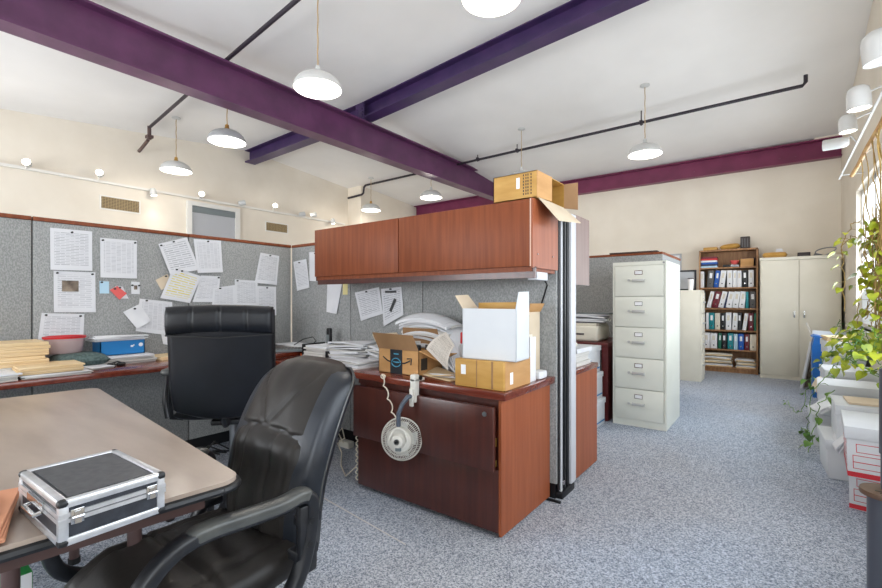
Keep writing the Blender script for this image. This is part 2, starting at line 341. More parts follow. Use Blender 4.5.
# ---- pendants
def make_pendant(cord_top):
    pass
proto=None
PN=[(-3.27,2.51,3.06,'large white dome pendant lamp hanging in front of the thick purple beam'),(-5.22,2.70,3.06,'grey-topped dome pendant lamp just behind the thick purple beam'),
    (-7.10,2.91,3.09,'white dome pendant lamp nearest the left wall and the pipe end'),(-1.60,2.70,3.29,'dome pendant lamp cut off by the top edge of the photo'),
    (-1.42,6.35,3.11,'white dome pendant lamp over the aisle before the far wall'),(-5.28,6.67,3.13,'small white dome pendant lamp under the thick purple beam, above the wall cabinet'),
    (-7.03,6.79,3.12,'small far dome pendant lamp beside the stepped wall corner'),(-3.3,6.5,3.11,'dome pendant lamp hidden behind the yellow carton, only its cord in view')]
for i,(x,y,zr,lab) in enumerate(PN):
    zt=zc(x,y)-zr; t=thing('pendant_lamp',lab,'lamp',(x,y,zr),'dome pendant lamps')
    ORG[t.name]=Vector((0,0,0))
    prof=[(.208,0),(.212,.010),(.207,.03),(.19,.065),(.16,.098),(.12,.122),(.075,.136),(.035,.142),(.0,.143)]
    sh=mk('lamp_shade',MB().lathe(prof,seg=36),'lamp_grey' if i==1 else 'lamp_white',t)
    mk('shade_inside',MB().lathe([(.205,.002),(.20,.028),(.182,.062),(.15,.094),(.11,.116),(.0,.128)],seg=36),'shade_inside',sh)
    mk('socket',MB().lathe([(.0,.13),(.03,.131),(.03,.16),(.022,.175),(.022,.20),(.012,.21),(0,.21)],seg=16),'brass' if i in(1,2,6) else 'lamp_white',t)
    mk('bulb',MB().lathe([(0,.0),(.03,.008),(.045,.03),(.04,.06),(.02,.085),(0,.086)],seg=16),'bulb',t)
    pts=[(0.002*math.sin(k*1.3),0.002*math.cos(k*1.3),.205+(zt-.205)*k/20) for k in range(21)]
    mk('cord',MB().tube(pts,.006,6),'cord_tan',t)
    mk('ceiling_canopy',MB().lathe([(0,zt),(.06,zt),(.058,zt-.015),(.03,zt-.028),(0,zt-.03)],seg=20),'lamp_white',t)
    l=bpy.data.lights.new('pendant_light','POINT'); l.energy=PEND; l.color=(1,.93,.84); l.shadow_soft_size=.10
    lo=bpy.data.objects.new('pendant_light',l); COL.objects.link(lo); lo.parent=t; lo.location=(0,0,-.03)
# ---- left wall track
t=thing('track_rail','long white lighting track along the upper left wall','light track',(XL,3.5,2.94))
mk('rail',MB().box(XL+.01,XL+.05,-1.0,6.9,2.925,2.96),'white_paint',t)
for y in (-.5,1.8,4.0,6.2): mk('wall_clip',MB().box(XL,XL+.012,y-.03,y+.03,2.92,2.965),'white_paint',t)
LL=[(1.417,2.99,'glowing','leftmost on the wall track'),(2.208,3.03,'glowing','second from the left'),(2.906,2.90,'down','above the left wall vent'),(3.648,2.99,'glowing','just above the interior window'),
    (4.366,2.98,'side','at the right end of the interior window'),(5.044,3.03,'glowing','right of the interior window'),(5.668,2.97,'side','above the small right vent'),(5.95,3.0,'side','turned sideways over the corner'),(6.48,2.94,'down','last before the stepped corner')]
for y,z,mode,lab in LL:
    t=thing('track_light','small white track spotlight, '+('lit, facing the room, ' if mode=='glowing' else 'seen from the side, ' if mode=='side' else 'pointing down, ')+lab,'track light',(XL+.06,y,z),'spotlights on the left wall track')
    d={'glowing':Vector((.85,-.35,.12)),'down':Vector((.15,.1,-1)),'side':Vector((.3,.9,.25))}[mode].normalized()
    c=Vector((XL+.13,y,z)); q=d.to_track_quat('Z','Y').to_matrix().to_4x4(); q.translation=c
    mk('can',MB().lathe([(0,-.06),(.035,-.055),(.045,-.03),(.05,.06),(.046,.06),(.04,.03),(0,.03)],seg=20,M=q),'lamp_white',t)
    mk('lens',MB().lathe([(0,.052),(.046,.052),(.046,.035),(0,.035)],seg=20,M=q),'spot_glow',t)
    mk('arm',MB().cyl((XL+.05,y,2.94),c,.01,seg=8),'white_paint',t)
    l=bpy.data.lights.new('spot','SPOT'); l.energy=SPOT; l.color=(1,.93,.82); l.spot_size=R(100); l.spot_blend=.6; l.shadow_soft_size=.04
    lo=bpy.data.objects.new('spot',l); COL.objects.link(lo); lo.parent=t; lo.location=c+d*.08-Vector(t.location); lo.rotation_euler=d.to_track_quat('-Z','Y').to_euler()
# vents
for y0,y1,z0,z1,lab in ((2.257,2.751,2.56,2.735,'wide louvred air vent high on the left wall'),(4.936,5.405,2.56,2.72,'smaller louvred air vent near the corner of the left wall')):
    t=thing('air_vent',lab,'vent',(XL,(y0+y1)/2,z0)); mk('backing',MB().box(XL,XL+.004,y0,y1,z0,z1),'vent_dark',t)
    mk('frame',MB().box(XL,XL+.012,y0-.02,y1+.02,z1,z1+.02).box(XL,XL+.012,y0-.02,y1+.02,z0-.02,z0).box(XL,XL+.012,y0-.02,y0,z0,z1).box(XL,XL+.012,y1,y1+.02,z0,z1),'white_paint',t)
    g=MB()
    for k in range(8): z=z0+(z1-z0)*(k+.5)/8; g.box(XL+.004,XL+.012,y0,y1,z-.006,z+.004)
    for k in range(14): y=y0+(y1-y0)*(k+.5)/14; g.box(XL+.004,XL+.010,y-.003,y+.003,z0,z1)
    mk('grille',g,'vent',t)
# ---- track by the windows
t=thing('track_rail','slim track with cable running up beside the windows','light track',(.55,5.5,2.58))
mk('rail',MB().box(.543,.557,2.6,6.9,2.58,2.592),'lamp_white',t)
for y in (6.7,): mk('wall_stem',MB().cyl((.55,y,2.585),(.74,y,2.585),.006,seg=8),'lamp_white',t)
WL=[(.405,3.91,2.49,.062,.15,'pointing down, third from the photo corner',(.05,.05,-1)),(.41,3.18,2.49,.075,.16,'large, unlit, second from the photo corner',(.12,.05,-1)),
    (.405,4.50,2.51,.054,.13,'lit, fourth in the row, above the horizontal one',(.05,.0,-1)),(.405,5.33,2.59,.048,.18,'lying horizontal, lowest of the row',(-1,.25,.05)),(.395,2.75,2.66,.075,.16,'cut off at the top right photo corner',(.12,.05,-1))]
for x,y,z,r,h,lab,d in WL:
    d=Vector(d).normalized(); q=d.to_track_quat('Z','Y').to_matrix().to_4x4(); q.translation=(x,y,z)
    t=thing('cylinder_spotlight','white cylinder spotlight on the window track, '+lab,'track light',(x,y,z),'cylinder spotlights by the windows')
    mk('can',MB().lathe([(0,-h/2),(r*.55,-h/2+.004),(r*.85,-h/2+.02),(r*.98,-h/2+.05),(r,-h/2+.08),(r,h/2),(r*.93,h/2),(r*.9,h/2-.04),(0,h/2-.05)],seg=28,M=q),'lamp_white',t)
    lit=y<5.2 and y>3.5
    mk('lens',MB().lathe([(0,h/2-.012),(r*.9,h/2-.012),(r*.9,h/2-.03),(0,h/2-.03)],seg=24,M=q),'spot_glow' if lit else 'shade_inside',t)
    mk('arm',MB().tube([(x+r*.6,y,z+.02),(x+r+.05,y+.02,z+.05),(.55,y+.06,2.585)],.006,8),'lamp_white',t)
    if lit:
        l=bpy.data.lights.new('spot','SPOT'); l.energy=SPOT*.6; l.color=(1,.93,.82); l.spot_size=R(100); l.spot_blend=.6; l.shadow_soft_size=.05
        lo=bpy.data.objects.new('spot',l); COL.objects.link(lo); lo.parent=t; lo.location=d*(h/2+.01); lo.rotation_euler=d.to_track_quat('-Z','Y').to_euler()
# ================================================================== PARTITIONS
def partition(label,parts,caps,posts,loc):
    t=thing('cubicle_partition',label,'partition',loc)
    for d in parts: mk('fabric_panel',MB().box(*d,bev=.006),'partition_fabric',t)
    for d in caps: mk('wood_cap',MB().box(*d,bev=.003),'cherry',t)
    for d in posts: mk('base_rail',MB().box(*d),'trim_black',t)
    return t
PX=-3.70
ps=[(-.9,.682),(.688,1.606),(1.612,2.53)]
partition('long grey fabric cubicle partition with a wood cap behind the left desk',[(PX-.055,PX,a,b_,.09,1.685) for a,b_ in ps],[(PX-.06,PX+.005,a,b_,1.685,1.71) for a,b_ in ps],[(PX-.05,PX-.005,-.9,2.53,0,.09)],(PX-.03,.8,0))
ps=[(PX,-2.878),(-2.872,-2.094),(-2.088,-1.058)]
t=partition('grey fabric cubicle partition behind the wall cabinet and the credenza',[(a,b_,2.54,2.60,.09,1.685) for a,b_ in ps],[(PX,-1.06,2.537,2.80,1.685,1.71)],[(PX,-1.07,2.55,2.79,0,.09)],(-2.4,2.6,0))
mk('rear_panel',MB().box(PX,-1.06,2.73,2.79,.09,1.685),'partition_fabric',t)
mk('channel',MB().box(-1.058,-1.05,2.552,2.576,.05,1.72).box(-1.058,-1.050,2.592,2.718,.04,1.72).box(-1.05,-1.044,2.63,2.645,.04,1.72).box(-1.05,-1.044,2.675,2.69,.04,1.72),'trim_black',t,label='black cable channel in the panel end')
mk('end_strip',MB().box(-1.058,-1.043,2.576,2.592,.04,1.72),'trim_white',t)
mk('edge_profile',MB().box(-1.10,-1.035,2.718,2.80,.04,1.73,bev=.005),'trim_white',t)
mk('foot',MB().box(-1.22,-1.02,2.50,2.515,0,.012).box(-1.10,-1.03,2.56,2.76,0,.04,bev=.005),'trim_black',t)
mk('screw',MB().cyl((-1.045,2.6,.09),(-1.035,2.6,.09),.014,seg=10),'chrome',t)
t=partition('far grey fabric partition behind the tall filing cabinet',[(-3.6,-2.01,5.26,5.32,.09,1.685),(-2.0,-1.0,5.26,5.32,.09,1.685),(-1.06,-1.0,5.32,6.33,.09,1.685)],[(-3.6,-1.0,5.255,5.325,1.685,1.71),(-1.065,-.995,5.325,6.33,1.685,1.71)],[(-3.6,-1.0,5.27,5.31,0,.09),(-1.05,-1.01,5.31,6.33,0,.09)],(-1.6,5.3,0))
# ================================================================== LEFT DESK
t=thing('l_shaped_desk','cherry veneer desk running along the left partition into the corner','desk',(-3.4,.9,0))
mk('worktop',MB().box(-3.695,-3.13,-.8,2.53,.734,.77,bev=.006),'cherry_top',t)
mk('side_panel',MB().box(-3.68,-3.2,-.78,-.75,0,.734),'cherry_dark_shaded',t)
mk('support_bracket',MB().box(-3.68,-3.3,1.6,1.63,.4,.734),'trim_black',t)
mk('modesty_panel',MB().box(-3.69,-3.665,-.7,2.4,.1,.73),'grey_plastic',t) if False else None
# ================================================================== CREDENZA
t=thing('credenza','cherry two-drawer lateral credenza with worktop, left of the panel end','cabinet',(-1.6,2.24,0))
mk('worktop',MB().box(-3.125,-1.065,1.925,2.535,.695,.735,bev=.005),'cherry_top',t)
mk('carcass',MB().box(-2.13,-1.112,1.965,2.53,.02,.695),'cherry_dark_shaded',t)
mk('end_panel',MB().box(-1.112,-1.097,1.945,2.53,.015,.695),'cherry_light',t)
mk('top_rail',MB().box(-2.13,-1.10,1.95,1.965,.665,.695),'cherry_dark_shaded',t)
d=mk('drawer',MB().box(-2.125,-1.118,1.90,1.925,.345,.66,bev=.003).box(-2.10,-1.14,1.925,1.965,.36,.64),'cherry_dark_shaded',t,label='upper drawer, pulled slightly open')
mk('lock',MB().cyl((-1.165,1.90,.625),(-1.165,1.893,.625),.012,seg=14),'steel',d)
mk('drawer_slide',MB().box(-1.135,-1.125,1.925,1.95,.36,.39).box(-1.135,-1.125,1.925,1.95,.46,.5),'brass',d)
mk('drawer',MB().box(-2.125,-1.112,1.94,1.965,.03,.345,bev=.003),'cherry_dark_shaded',t)
mk('support_leg',MB().box(-3.1,-3.07,2.0,2.5,0,.695),'cherry_dark_shaded',t)
# credenza behind the partition
t=thing('credenza','second cherry credenza standing beyond the panel end','cabinet',(-1.6,2.98,0))
mk('worktop',MB().box(-2.9,-1.055,2.805,3.30,.70,.735,bev=.005),'cherry_top',t); mk('carcass',MB().box(-2.3,-1.075,2.805,3.27,.03,.70),'cherry',t); mk('end_panel',MB().box(-1.075,-1.062,2.805,3.29,.02,.70),'cherry_light',t)
mk('drawer',MB().box(-2.29,-1.08,3.27,3.29,.36,.69,bev=.003),'cherry',t); mk('drawer',MB().box(-2.29,-1.08,3.27,3.29,.04,.35,bev=.003),'cherry',t)
# ================================================================== HUTCH
t=thing('wall_cabinet','long cherry overhead cabinet with two flip doors mounted on the partition','cabinet',(-2,2.37,1.31))
mk('carcass',MB().box(-2.90,-1.065,2.22,2.53,1.372,1.72).box(-2.90,-1.065,2.22,2.53,1.345,1.372),'cherry',t)
mk('door',MB().box(-2.905,-2.022,2.20,2.22,1.372,1.735,bev=.002),'cherry',t); mk('door',MB().box(-2.016,-1.062,2.20,2.22,1.372,1.735,bev=.002),'cherry',t)
mk('end_panel',MB().box(-1.065,-1.05,2.20,2.54,1.365,1.737),'cherry_light',t); mk('end_panel',MB().box(-2.915,-2.90,2.22,2.54,1.34,1.735),'cherry_dark_shaded',t)
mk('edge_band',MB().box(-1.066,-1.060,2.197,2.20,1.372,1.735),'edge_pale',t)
mk('valance',MB().box(-2.90,-1.05,2.225,2.245,1.31,1.372),'cherry_dark_shaded',t)
mk('screw',MB().cyl((-1.05,2.26,1.44),(-1.046,2.26,1.44),.004,seg=8).cyl((-1.05,2.46,1.44),(-1.046,2.46,1.44),.004,seg=8),'steel',t)
bx('power_box','trim_white',(-1.11,-1.052,2.26,2.40,1.30,1.345),bev=.004,label='small white power box under the right end of the overhead cabinet',cat='power box')
mk('cable',MB().tube([(-1.09,2.42,1.32),(-1.10,2.50,1.28),(-1.13,2.525,1.22),(-1.16,2.53,1.14),(-1.18,2.53,1.02),(-1.2,2.53,.8)],.005,8),'black',label='black cable drooping from the overhead cabinet down the grey panel',cat='cable')
t=thing('wall_cabinet','overhead cabinet on the far side of the partition, mauve end panel in view','cabinet',(-2,2.87,1.29))
mk('carcass',MB().box(-2.9,-1.065,2.805,3.07,1.30,1.735),'cherry',t); mk('end_panel',MB().box(-1.065,-1.05,2.805,3.09,1.29,1.74),'mauve_wood',t); mk('door',MB().box(-2.9,-1.07,3.07,3.09,1.33,1.73),'cherry',t)
# ================================================================== PAPERS PINNED UP
def pinned(axis,q,mat,label,pins=((.5,.05),),off=.003,curl=.01,img=None,cat='paper',group='papers pinned to the grey partitions',name='pinned_paper'):
    # q in (along, z) TL TR BR BL ; axis 'L' = left partition plane (faces +X), 'B' = back partition (faces -Y)
    def W(a,z,o): return Vector((PX+o,a,z)) if axis=='L' else Vector((a,2.54-o,z))
    n=Vector((1,0,0)) if axis=='L' else Vector((0,-1,0))
    Q=[W(a,z,off) for a,z in q]; ph=random.uniform(0,3)
    bend=lambda u,v: curl*v*v*(.35+.65*abs(math.sin(ph+u*2.6)))
    c=sum(Q,Vector())/4
    t=thing(name,label,cat,tuple(c),group)
    mk('sheet',MB().sheet(Q,.0012,n,8,8,bend),mat,t)
    for u,v in pins:
        p=(Q[0]*(1-u)+Q[1]*u)*(1-v)+(Q[3]*(1-u)+Q[2]*u)*v; m_=n.to_track_quat('Z','Y').to_matrix().to_4x4(); m_.translation=p
        mk('push_pin',MB().lathe([(0,.016),(.006,.016),(.0065,.012),(.004,.009),(.005,.003),(.006,.001),(0,.001)],seg=10,M=m_),'black',t)
    if img:
        q2=[W(a,z,off+.0035) for a,z in img]; mk('printed_photo',MB().sheet(q2,.0004,n,8,4,lambda u,v:curl*.25),'board_art',t,label='small black and white photograph printed on the sheet')
    return t
pinned('L',[(.77,1.65),(.988,1.652),(.988,1.386),(.77,1.382)],'print_text','white typed letter pinned top left on the left partition',((.5,.07),))
pinned('L',[(1.033,1.615),(1.252,1.617),(1.25,1.344),(1.033,1.344)],'print_table','white sheet with faint columns held by two corner pins',((.06,.06),(.94,.06)))
pinned('L',[(.787,1.377),(1.006,1.377),(1.006,1.107),(.787,1.112)],'print_faint','white notice with a small black and white landscape photo',((.08,.05),(.92,.05)),img=[(.828,1.316),(.914,1.316),(.914,1.245),(.828,1.245)])
pinned('L',[(.729,1.108),(.946,1.097),(.937,.86),(.703,.87)],'print_text','white letter pinned low behind the red-rimmed tub',((.1,.05),(.9,.06)))
pinned('L',[(1.39,1.608),(1.591,1.68),(1.686,1.432),(1.469,1.38)],'print_sparse','tilted white form pinned above the yellow-highlighted list',((.06,.06),(.5,.04)),off=.006)
pinned('L',[(1.64,1.672),(1.858,1.681),(1.871,1.42),(1.668,1.405)],'print_table','white ruled timesheet hanging right of the tilted form',((.5,.05),),off=.009)
pinned('L',[(1.493,1.442),(1.699,1.378),(1.609,1.166),(1.399,1.205)],'print_yellow','tilted white list marked with yellow highlighter',((.12,.05),(.3,.04)),off=.012)
pinned('L',[(1.373,1.339),(1.454,1.387),(1.487,1.305),(1.411,1.265)],'cardboard_pale','small tan note sticking out behind the highlighted list',((.8,.1),),off=.002,curl=.002)
pinned('L',[(1.699,1.386),(1.855,1.385),(1.836,1.173),(1.633,1.174)],'print_faint','white sheet half covered by the yellow-highlighted list',((.9,.05),),off=.004)
pinned('L',[(1.794,1.288),(1.98,1.318),(1.98,1.139),(1.781,1.141)],'print_faint','curved white sheet above the headrest of the black chair',((.3,.07),),off=.008)
pinned('L',[(1.974,1.366),(2.182,1.359),(2.182,1.137),(1.974,1.139)],'print_text','white upright sheet in the middle above the black chair',((.1,.05),),off=.011)
pinned('L',[(2.215,1.613),(2.403,1.598),(2.374,1.328),(2.156,1.343)],'print_text','slightly tilted white sheet pinned alone near the partition corner',((.5,.05),),off=.004)
pinned('L',[(2.182,1.314),(2.367,1.312),(2.367,1.05),(2.182,1.05)],'print_faint','white sheet below the tilted one near the corner',((.5,.05),),off=.006)
pinned('L',[(1.269,1.2),(1.487,1.175),(1.487,.915),(1.241,.967)],'print_table','large wavy white sheet of columns above the blue box',((.2,.04),),off=.004)
pinned('L',[(1.164,1.105),(1.269,1.163),(1.335,1.038),(1.247,.984)],'paper','small blank white slip tilted over the sheet of columns',((.6,.1),),off=.009,curl=.02)
pinned('L',[(1.40,.99),(1.52,.98),(1.52,.83),(1.42,.86)],'paper','white sheet corner hanging lowest beside the black chair',((.5,.1),),off=.007,curl=.01)
G2='small cards pinned to the left partition'
pinned('L',[(1.029,1.32),(1.083,1.318),(1.083,1.235),(1.029,1.234)],'light_blue','small pale blue card, leftmost of the pinned cards',((.2,.1),),cat='card',group=G2,curl=.003,name='pinned_card')
pinned('L',[(1.120,1.285),(1.165,1.285),(1.2,1.20),(1.14,1.20)],'paper','small white card under the red one',((.5,.1),),off=.002,cat='card',group=G2,curl=.002,name='pinned_card')
pinned('L',[(1.087,1.259),(1.131,1.288),(1.188,1.236),(1.143,1.192)],'pink_card','small tilted red card between the pale cards',((.5,.1),),off=.006,cat='card',group=G2,curl=.003,name='pinned_card')
pinned('L',[(1.216,1.322),(1.269,1.32),(1.269,1.233),(1.216,1.233)],'paper','small white card with a dark spot, rightmost of the pinned cards',((.1,.3),(.9,.3)),cat='card',group=G2,curl=.003,name='pinned_card',img=[(1.232,1.295),(1.253,1.295),(1.253,1.265),(1.232,1.265)])
pinned('B',[(-3.667,1.551),(-3.469,1.567),(-3.408,1.303),(-3.60,1.275)],'print_faint','bundle of white sheets pinned just right of the partition corner',((.5,.08),),off=.006)
pinned('B',[(-3.429,1.628),(-3.237,1.616),(-3.237,1.354),(-3.419,1.365)],'paper','white sheet half hidden behind the overhead cabinet end',((.5,.05),),off=.003)
pinned('B',[(-3.168,1.348),(-2.97,1.343),(-3.035,1.07),(-3.172,1.085)],'paper','narrow folded white sheet hanging below the overhead cabinet',((.5,.03),),off=.006)
pinned('B',[(-2.967,1.343),(-2.906,1.342),(-2.906,1.235),(-2.967,1.235)],'yellow_note','small pale yellow note under the overhead cabinet',((.5,.1),),off=.002,curl=.002)
pinned('B',[(-2.816,1.251),(-2.535,1.293),(-2.486,1.082),(-2.735,1.018)],'print_sparse','tilted white letter below the overhead cabinet, left one of two',((.5,.07),),off=.004)
pinned('B',[(-2.509,1.277),(-2.295,1.291),(-2.267,1.077),(-2.475,.982)],'print_sparse','white notice with a heavy dark heading below the overhead cabinet',((.5,.04),),off=.006)
t=kids(bpy.data.objects['pinned_paper'])
# heavy heading bars on that notice
nb=[o for o in bpy.data.objects if o.get('label','').startswith('white notice with a heavy')][0]
mk('heading',MB().box(-2.46,-2.34,2.527,2.528,1.245,1.262),'photo_grey',nb)
mk('stamp',MB().box(-.055,.055,-.0005,.0005,-.013,.013,M=Matrix.Translation((-2.375,2.524,1.15))@Matrix.Rotation(R(-62),4,'Y')),'photo_grey',nb)
# ================================================================== PAPER STACKS / FOLDERS
def stack(name,label,cat,x0,x1,y0,y1,z0,z1,mat,n=6,jit=.012,group=None,edge=None,rz=0,top=None,rj=3):
    cx,cy=(x0+x1)/2,(y0+y1)/2; t=thing(name,label,cat,(cx,cy,z0),group); h=(z1-z0)/n
    for k in range(n):
        M=Matrix.Translation((cx+random.uniform(-jit,jit),cy+random.uniform(-jit,jit),0))@Matrix.Rotation(R(rz+random.uniform(-rj,rj)),4,'Z')
        mm=mat if (k==n-1 and not edge) else (edge or mat)
        if k==n-1: mm=top or mat
        mk('sheaf',MB().box(-(x1-x0)/2,(x1-x0)/2,-(y1-y0)/2,(y1-y0)/2,z0+k*h,z0+(k+1)*h-.0006,bev=min(.002,h*.3),M=M,seg=1),mm,t)
    return t
def sheafwave(name,label,cat,c,w_,d_,z0,n,th,mat,rz=0,amp=.02,droop=.0,group=None,jit=.02,mat2=None,tilt=0):
    t=thing(name,label,cat,(c[0],c[1],z0),group)
    for k in range(n):
        ph=random.uniform(0,6); jx,jy=random.uniform(-jit,jit),random.uniform(-jit,jit)
        M=Matrix.Translation((c[0]+jx,c[1]+jy,z0+k*th))@Matrix.Rotation(R(rz+random.uniform(-8,8)),4,'Z')@Matrix.Rotation(R(tilt),4,'Y')
        hw,hd=w_/2,d_/2; q=[M@Vector(p) for p in ((-hw,hd,0),(hw,hd,0),(hw,-hd,0),(-hw,-hd,0))]
        f=lambda u,v,ph=ph,k=k: amp*(k/n)*math.sin(ph+u*3+v*2)*.4-droop*(k/n)*((2*u-1)**2+.5*(2*v-1)**2)
        mk('sheaf',MB().sheet(q,th*.92,(0,0,1),10,8,f),mat if (k%3 or not mat2) else mat2,t)
    return t
Z=.77
stack('folder_stack','tall stack of manila folders at the far left of the left desk','folder stack',-3.62,-3.34,.36,.69,.82,.952,'manila',7,edge='manila_edges')
stack('paper_stack','thick wad of white papers under the tall manila folder stack','paper stack',-3.62,-3.35,.38,.68,Z,.82,'paper_edges',3)
stack('folder_stack','low spread of manila folders at the front edge of the left desk','folder stack',-3.42,-3.17,.53,.81,Z+.02,.83,'manila',4,edge='manila_edges',rz=-4)
stack('paper_stack','white papers beneath the low manila folders','paper stack',-3.40,-3.155,.55,.845,Z,Z+.019,'paper',3,edge='paper_edges',rz=-2)
stack('paper_stack','crumpled white papers at the left edge of the left desk','paper stack',-3.33,-3.14,.28,.53,Z,.81,'paper',4,edge='paper_edges',rz=8)
def seat_cushion():
    mb=MB()
    def f(u,v,s):
        pr=(max(0,1-abs(u)**4)*max(0,1-abs(v)**4))**.5; return Vector((-3.52+u*.13,.87+v*.135,Z+.045+s*.044*pr))
    return mb.cushion(f,16,16)
mk('seat_cushion',seat_cushion(),'cushion_green',label='dark green fabric cushion lying under the red-rimmed tub',cat='cushion')
t=thing('plastic_tub','translucent tub with a bright red rim resting on the green cushion','tub',(-3.575,.815,.858))
M=Matrix.Translation((-3.575,.815,.858))@Matrix.Diagonal((.8,1.02,1,1))
mk('tub_body',MB().lathe([(0,0),(.08,0),(.088,.01),(.098,.095),(.094,.095),(.084,.012),(0,.006)],seg=32,M=M),'tub_pink',t)
mk('rim',MB().lathe([(.095,.092),(.105,.092),(.107,.105),(.095,.108),(.09,.1),(.095,.092)],seg=32,M=M),'red',t)
stack('paper_stack','white and cream papers under the blue box','paper stack',-3.66,-3.42,.93,1.27,Z,.824,'paper',4,edge='paper_edges')
t=thing('storage_box','bright blue open cardboard box filled with papers on the left desk','box',(-3.58,1.107,.825))
mk('box_walls',MB().box(-3.51,-3.505,.98,1.235,.825,.918).box(-3.66,-3.655,.98,1.235,.825,.918).box(-3.66,-3.505,.98,.985,.825,.918).box(-3.66,-3.505,1.23,1.235,.825,.918).box(-3.66,-3.505,.98,1.235,.825,.828),'blue_box',t)
mk('round_sticker',MB().cyl((-3.505,1.21,.885),(-3.5035,1.21,.885),.013,seg=18),'label_white',t); mk('printed_mark',MB().box(-3.505,-3.5035,1.15,1.165,.872,.884).box(-3.505,-3.5035,1.165,1.172,.88,.888),'label_white',t)
sheafwave('paper_sheaf','loose white papers overflowing the top of the blue box','paper stack',(-3.57,1.09),.17,.29,.92,5,.006,'paper',0,.02,.005)
stack('folder_stack','pale manila folder lying right of the blue box','folder stack',-3.63,-3.42,1.29,1.5,Z,.795,'manila',3,edge='manila_edges',rz=10)
mk('sunglasses',MB().lathe([(0,0),(.022,.0),(.026,.012),(.018,.022),(0,.024)],c=(-3.37,1.0,Z),seg=14).lathe([(0,0),(.022,.0),(.026,.012),(.018,.022),(0,.024)],c=(-3.36,1.05,Z),seg=14).tube([(-3.37,1.0,Z+.02),(-3.35,1.03,Z+.03),(-3.36,1.05,Z+.02)],.004,6),'black',label='dark folded glasses in front of the blue box',cat='glasses')
stack('paper_stack','loose white sheets between the cushion and the dark glasses','paper stack',-3.42,-3.27,.86,.99,Z,.785,'paper',3,edge='paper_edges',rz=12)
# corner: monitor, keyboard, phone etc
t=thing('monitor','black computer monitor standing on the desk in the cubicle corner','monitor',(-3.47,1.93,Z))
M=Matrix.Translation((-3.47,1.93,0))@Matrix.Rotation(R(-40),4,'Z')
mk('screen_housing',MB().box(-.02,.02,-.2,.2,.85,1.14,bev=.006,M=M),'screen_black',t); mk('screen',MB().box(.02,.022,-.19,.19,.865,1.125,M=M),'trim_black',t)
mk('stand',MB().box(-.05,-.02,-.03,.03,.78,1.0,M=M).box(-.10,.09,-.11,.11,Z,.782,bev=.004,M=M),'black',t)
t=thing('keyboard','dark grey keyboard at the back corner of the desk','keyboard',(-3.17,2.1,Z)); M=Matrix.Translation((-3.235,2.15,Z))@Matrix.Rotation(R(-38),4,'Z')
mk('body',MB().box(-.075,.075,-.2,.2,0,.02,bev=.004,M=M),'grey_plastic',t)
kb=MB()
for i in range(5):
    for j in range(14): kb.box(-.06+i*.025,-.04+i*.025,-.185+j*.0265,-.163+j*.0265,.02,.027,M=M)
mk('keys',kb,'binder_grey',t)
stack('paper_stack','white papers in the far corner behind the keyboard','paper stack',-3.6,-3.2,2.3,2.51,Z,.80,'paper',4,edge='paper_edges')
mk('cable',MB().tube([(-3.35,2.32,.80),(-3.30,2.38,.85),(-3.22,2.42,.87),(-3.15,2.40,.84),(-3.18,2.34,.79)],.004,6),'black',label='thin black cable looping over papers in the corner',cat='cable')
t=thing('cordless_phone','black cordless handset upright in its charger by the corner papers','phone',(-3.02,2.42,.735))
mk('handset',MB().box(-3.045,-2.995,2.42,2.45,.75,.955,bev=.01),'black',t); mk('keypad',MB().box(-3.035,-3.005,2.418,2.42,.80,.90),'grey_plastic',t); mk('charger',MB().box(-3.06,-2.98,2.39,2.47,.735,.775,bev=.008),'black',t)
bx('orange_notebook','orange',(-3.12,-3.0,2.22,2.36,.735,.752),label='orange notebook edge behind the leather chair top',cat='notebook')
t=thing('letter_tray','black letter tray full of papers between the phone and the papers','tray',(-2.9,2.3,.735))
mk('tray',MB().box(-3.04,-2.74,2.18,2.40,.735,.742).box(-3.04,-3.03,2.18,2.40,.742,.84).box(-2.75,-2.74,2.18,2.40,.742,.80),'black',t)
stack('paper_stack','papers filling the black letter tray','paper stack',-3.02,-2.76,2.19,2.39,.743,.83,'paper',6,edge='paper_edges')
sheafwave('paper_sheaf','wide messy heap of white papers left of the open carton','paper stack',(-2.62,2.36),.34,.26,.735,11,.012,'paper',10,.03,.0,mat2='paper_edges')
sheafwave('paper_sheaf','low spread of white papers at the worktop edge left of the open carton','paper stack',(-2.40,2.12),.42,.2,.735,5,.008,'paper',-5,.02,.0,mat2='paper_edges')
sheafwave('paper_sheaf','medium pile of white papers right behind the open carton flap','paper stack',(-2.25,2.36),.26,.24,.735,10,.013,'paper',-20,.03,.0,mat2='paper_edges')
sheafwave('paper_sheaf','tallest pile of white papers slumping below the overhead cabinet','paper stack',(-1.86,2.37),.40,.21,.735,24,.0155,'paper',6,.03,.05,mat2='paper_edges',jit=.03)
sheafwave('paper_sheaf','white papers sliding down the right flank of the tallest pile','paper stack',(-1.62,2.36),.30,.22,.80,10,.018,'paper',-12,.03,.09,jit=.03,tilt=28)
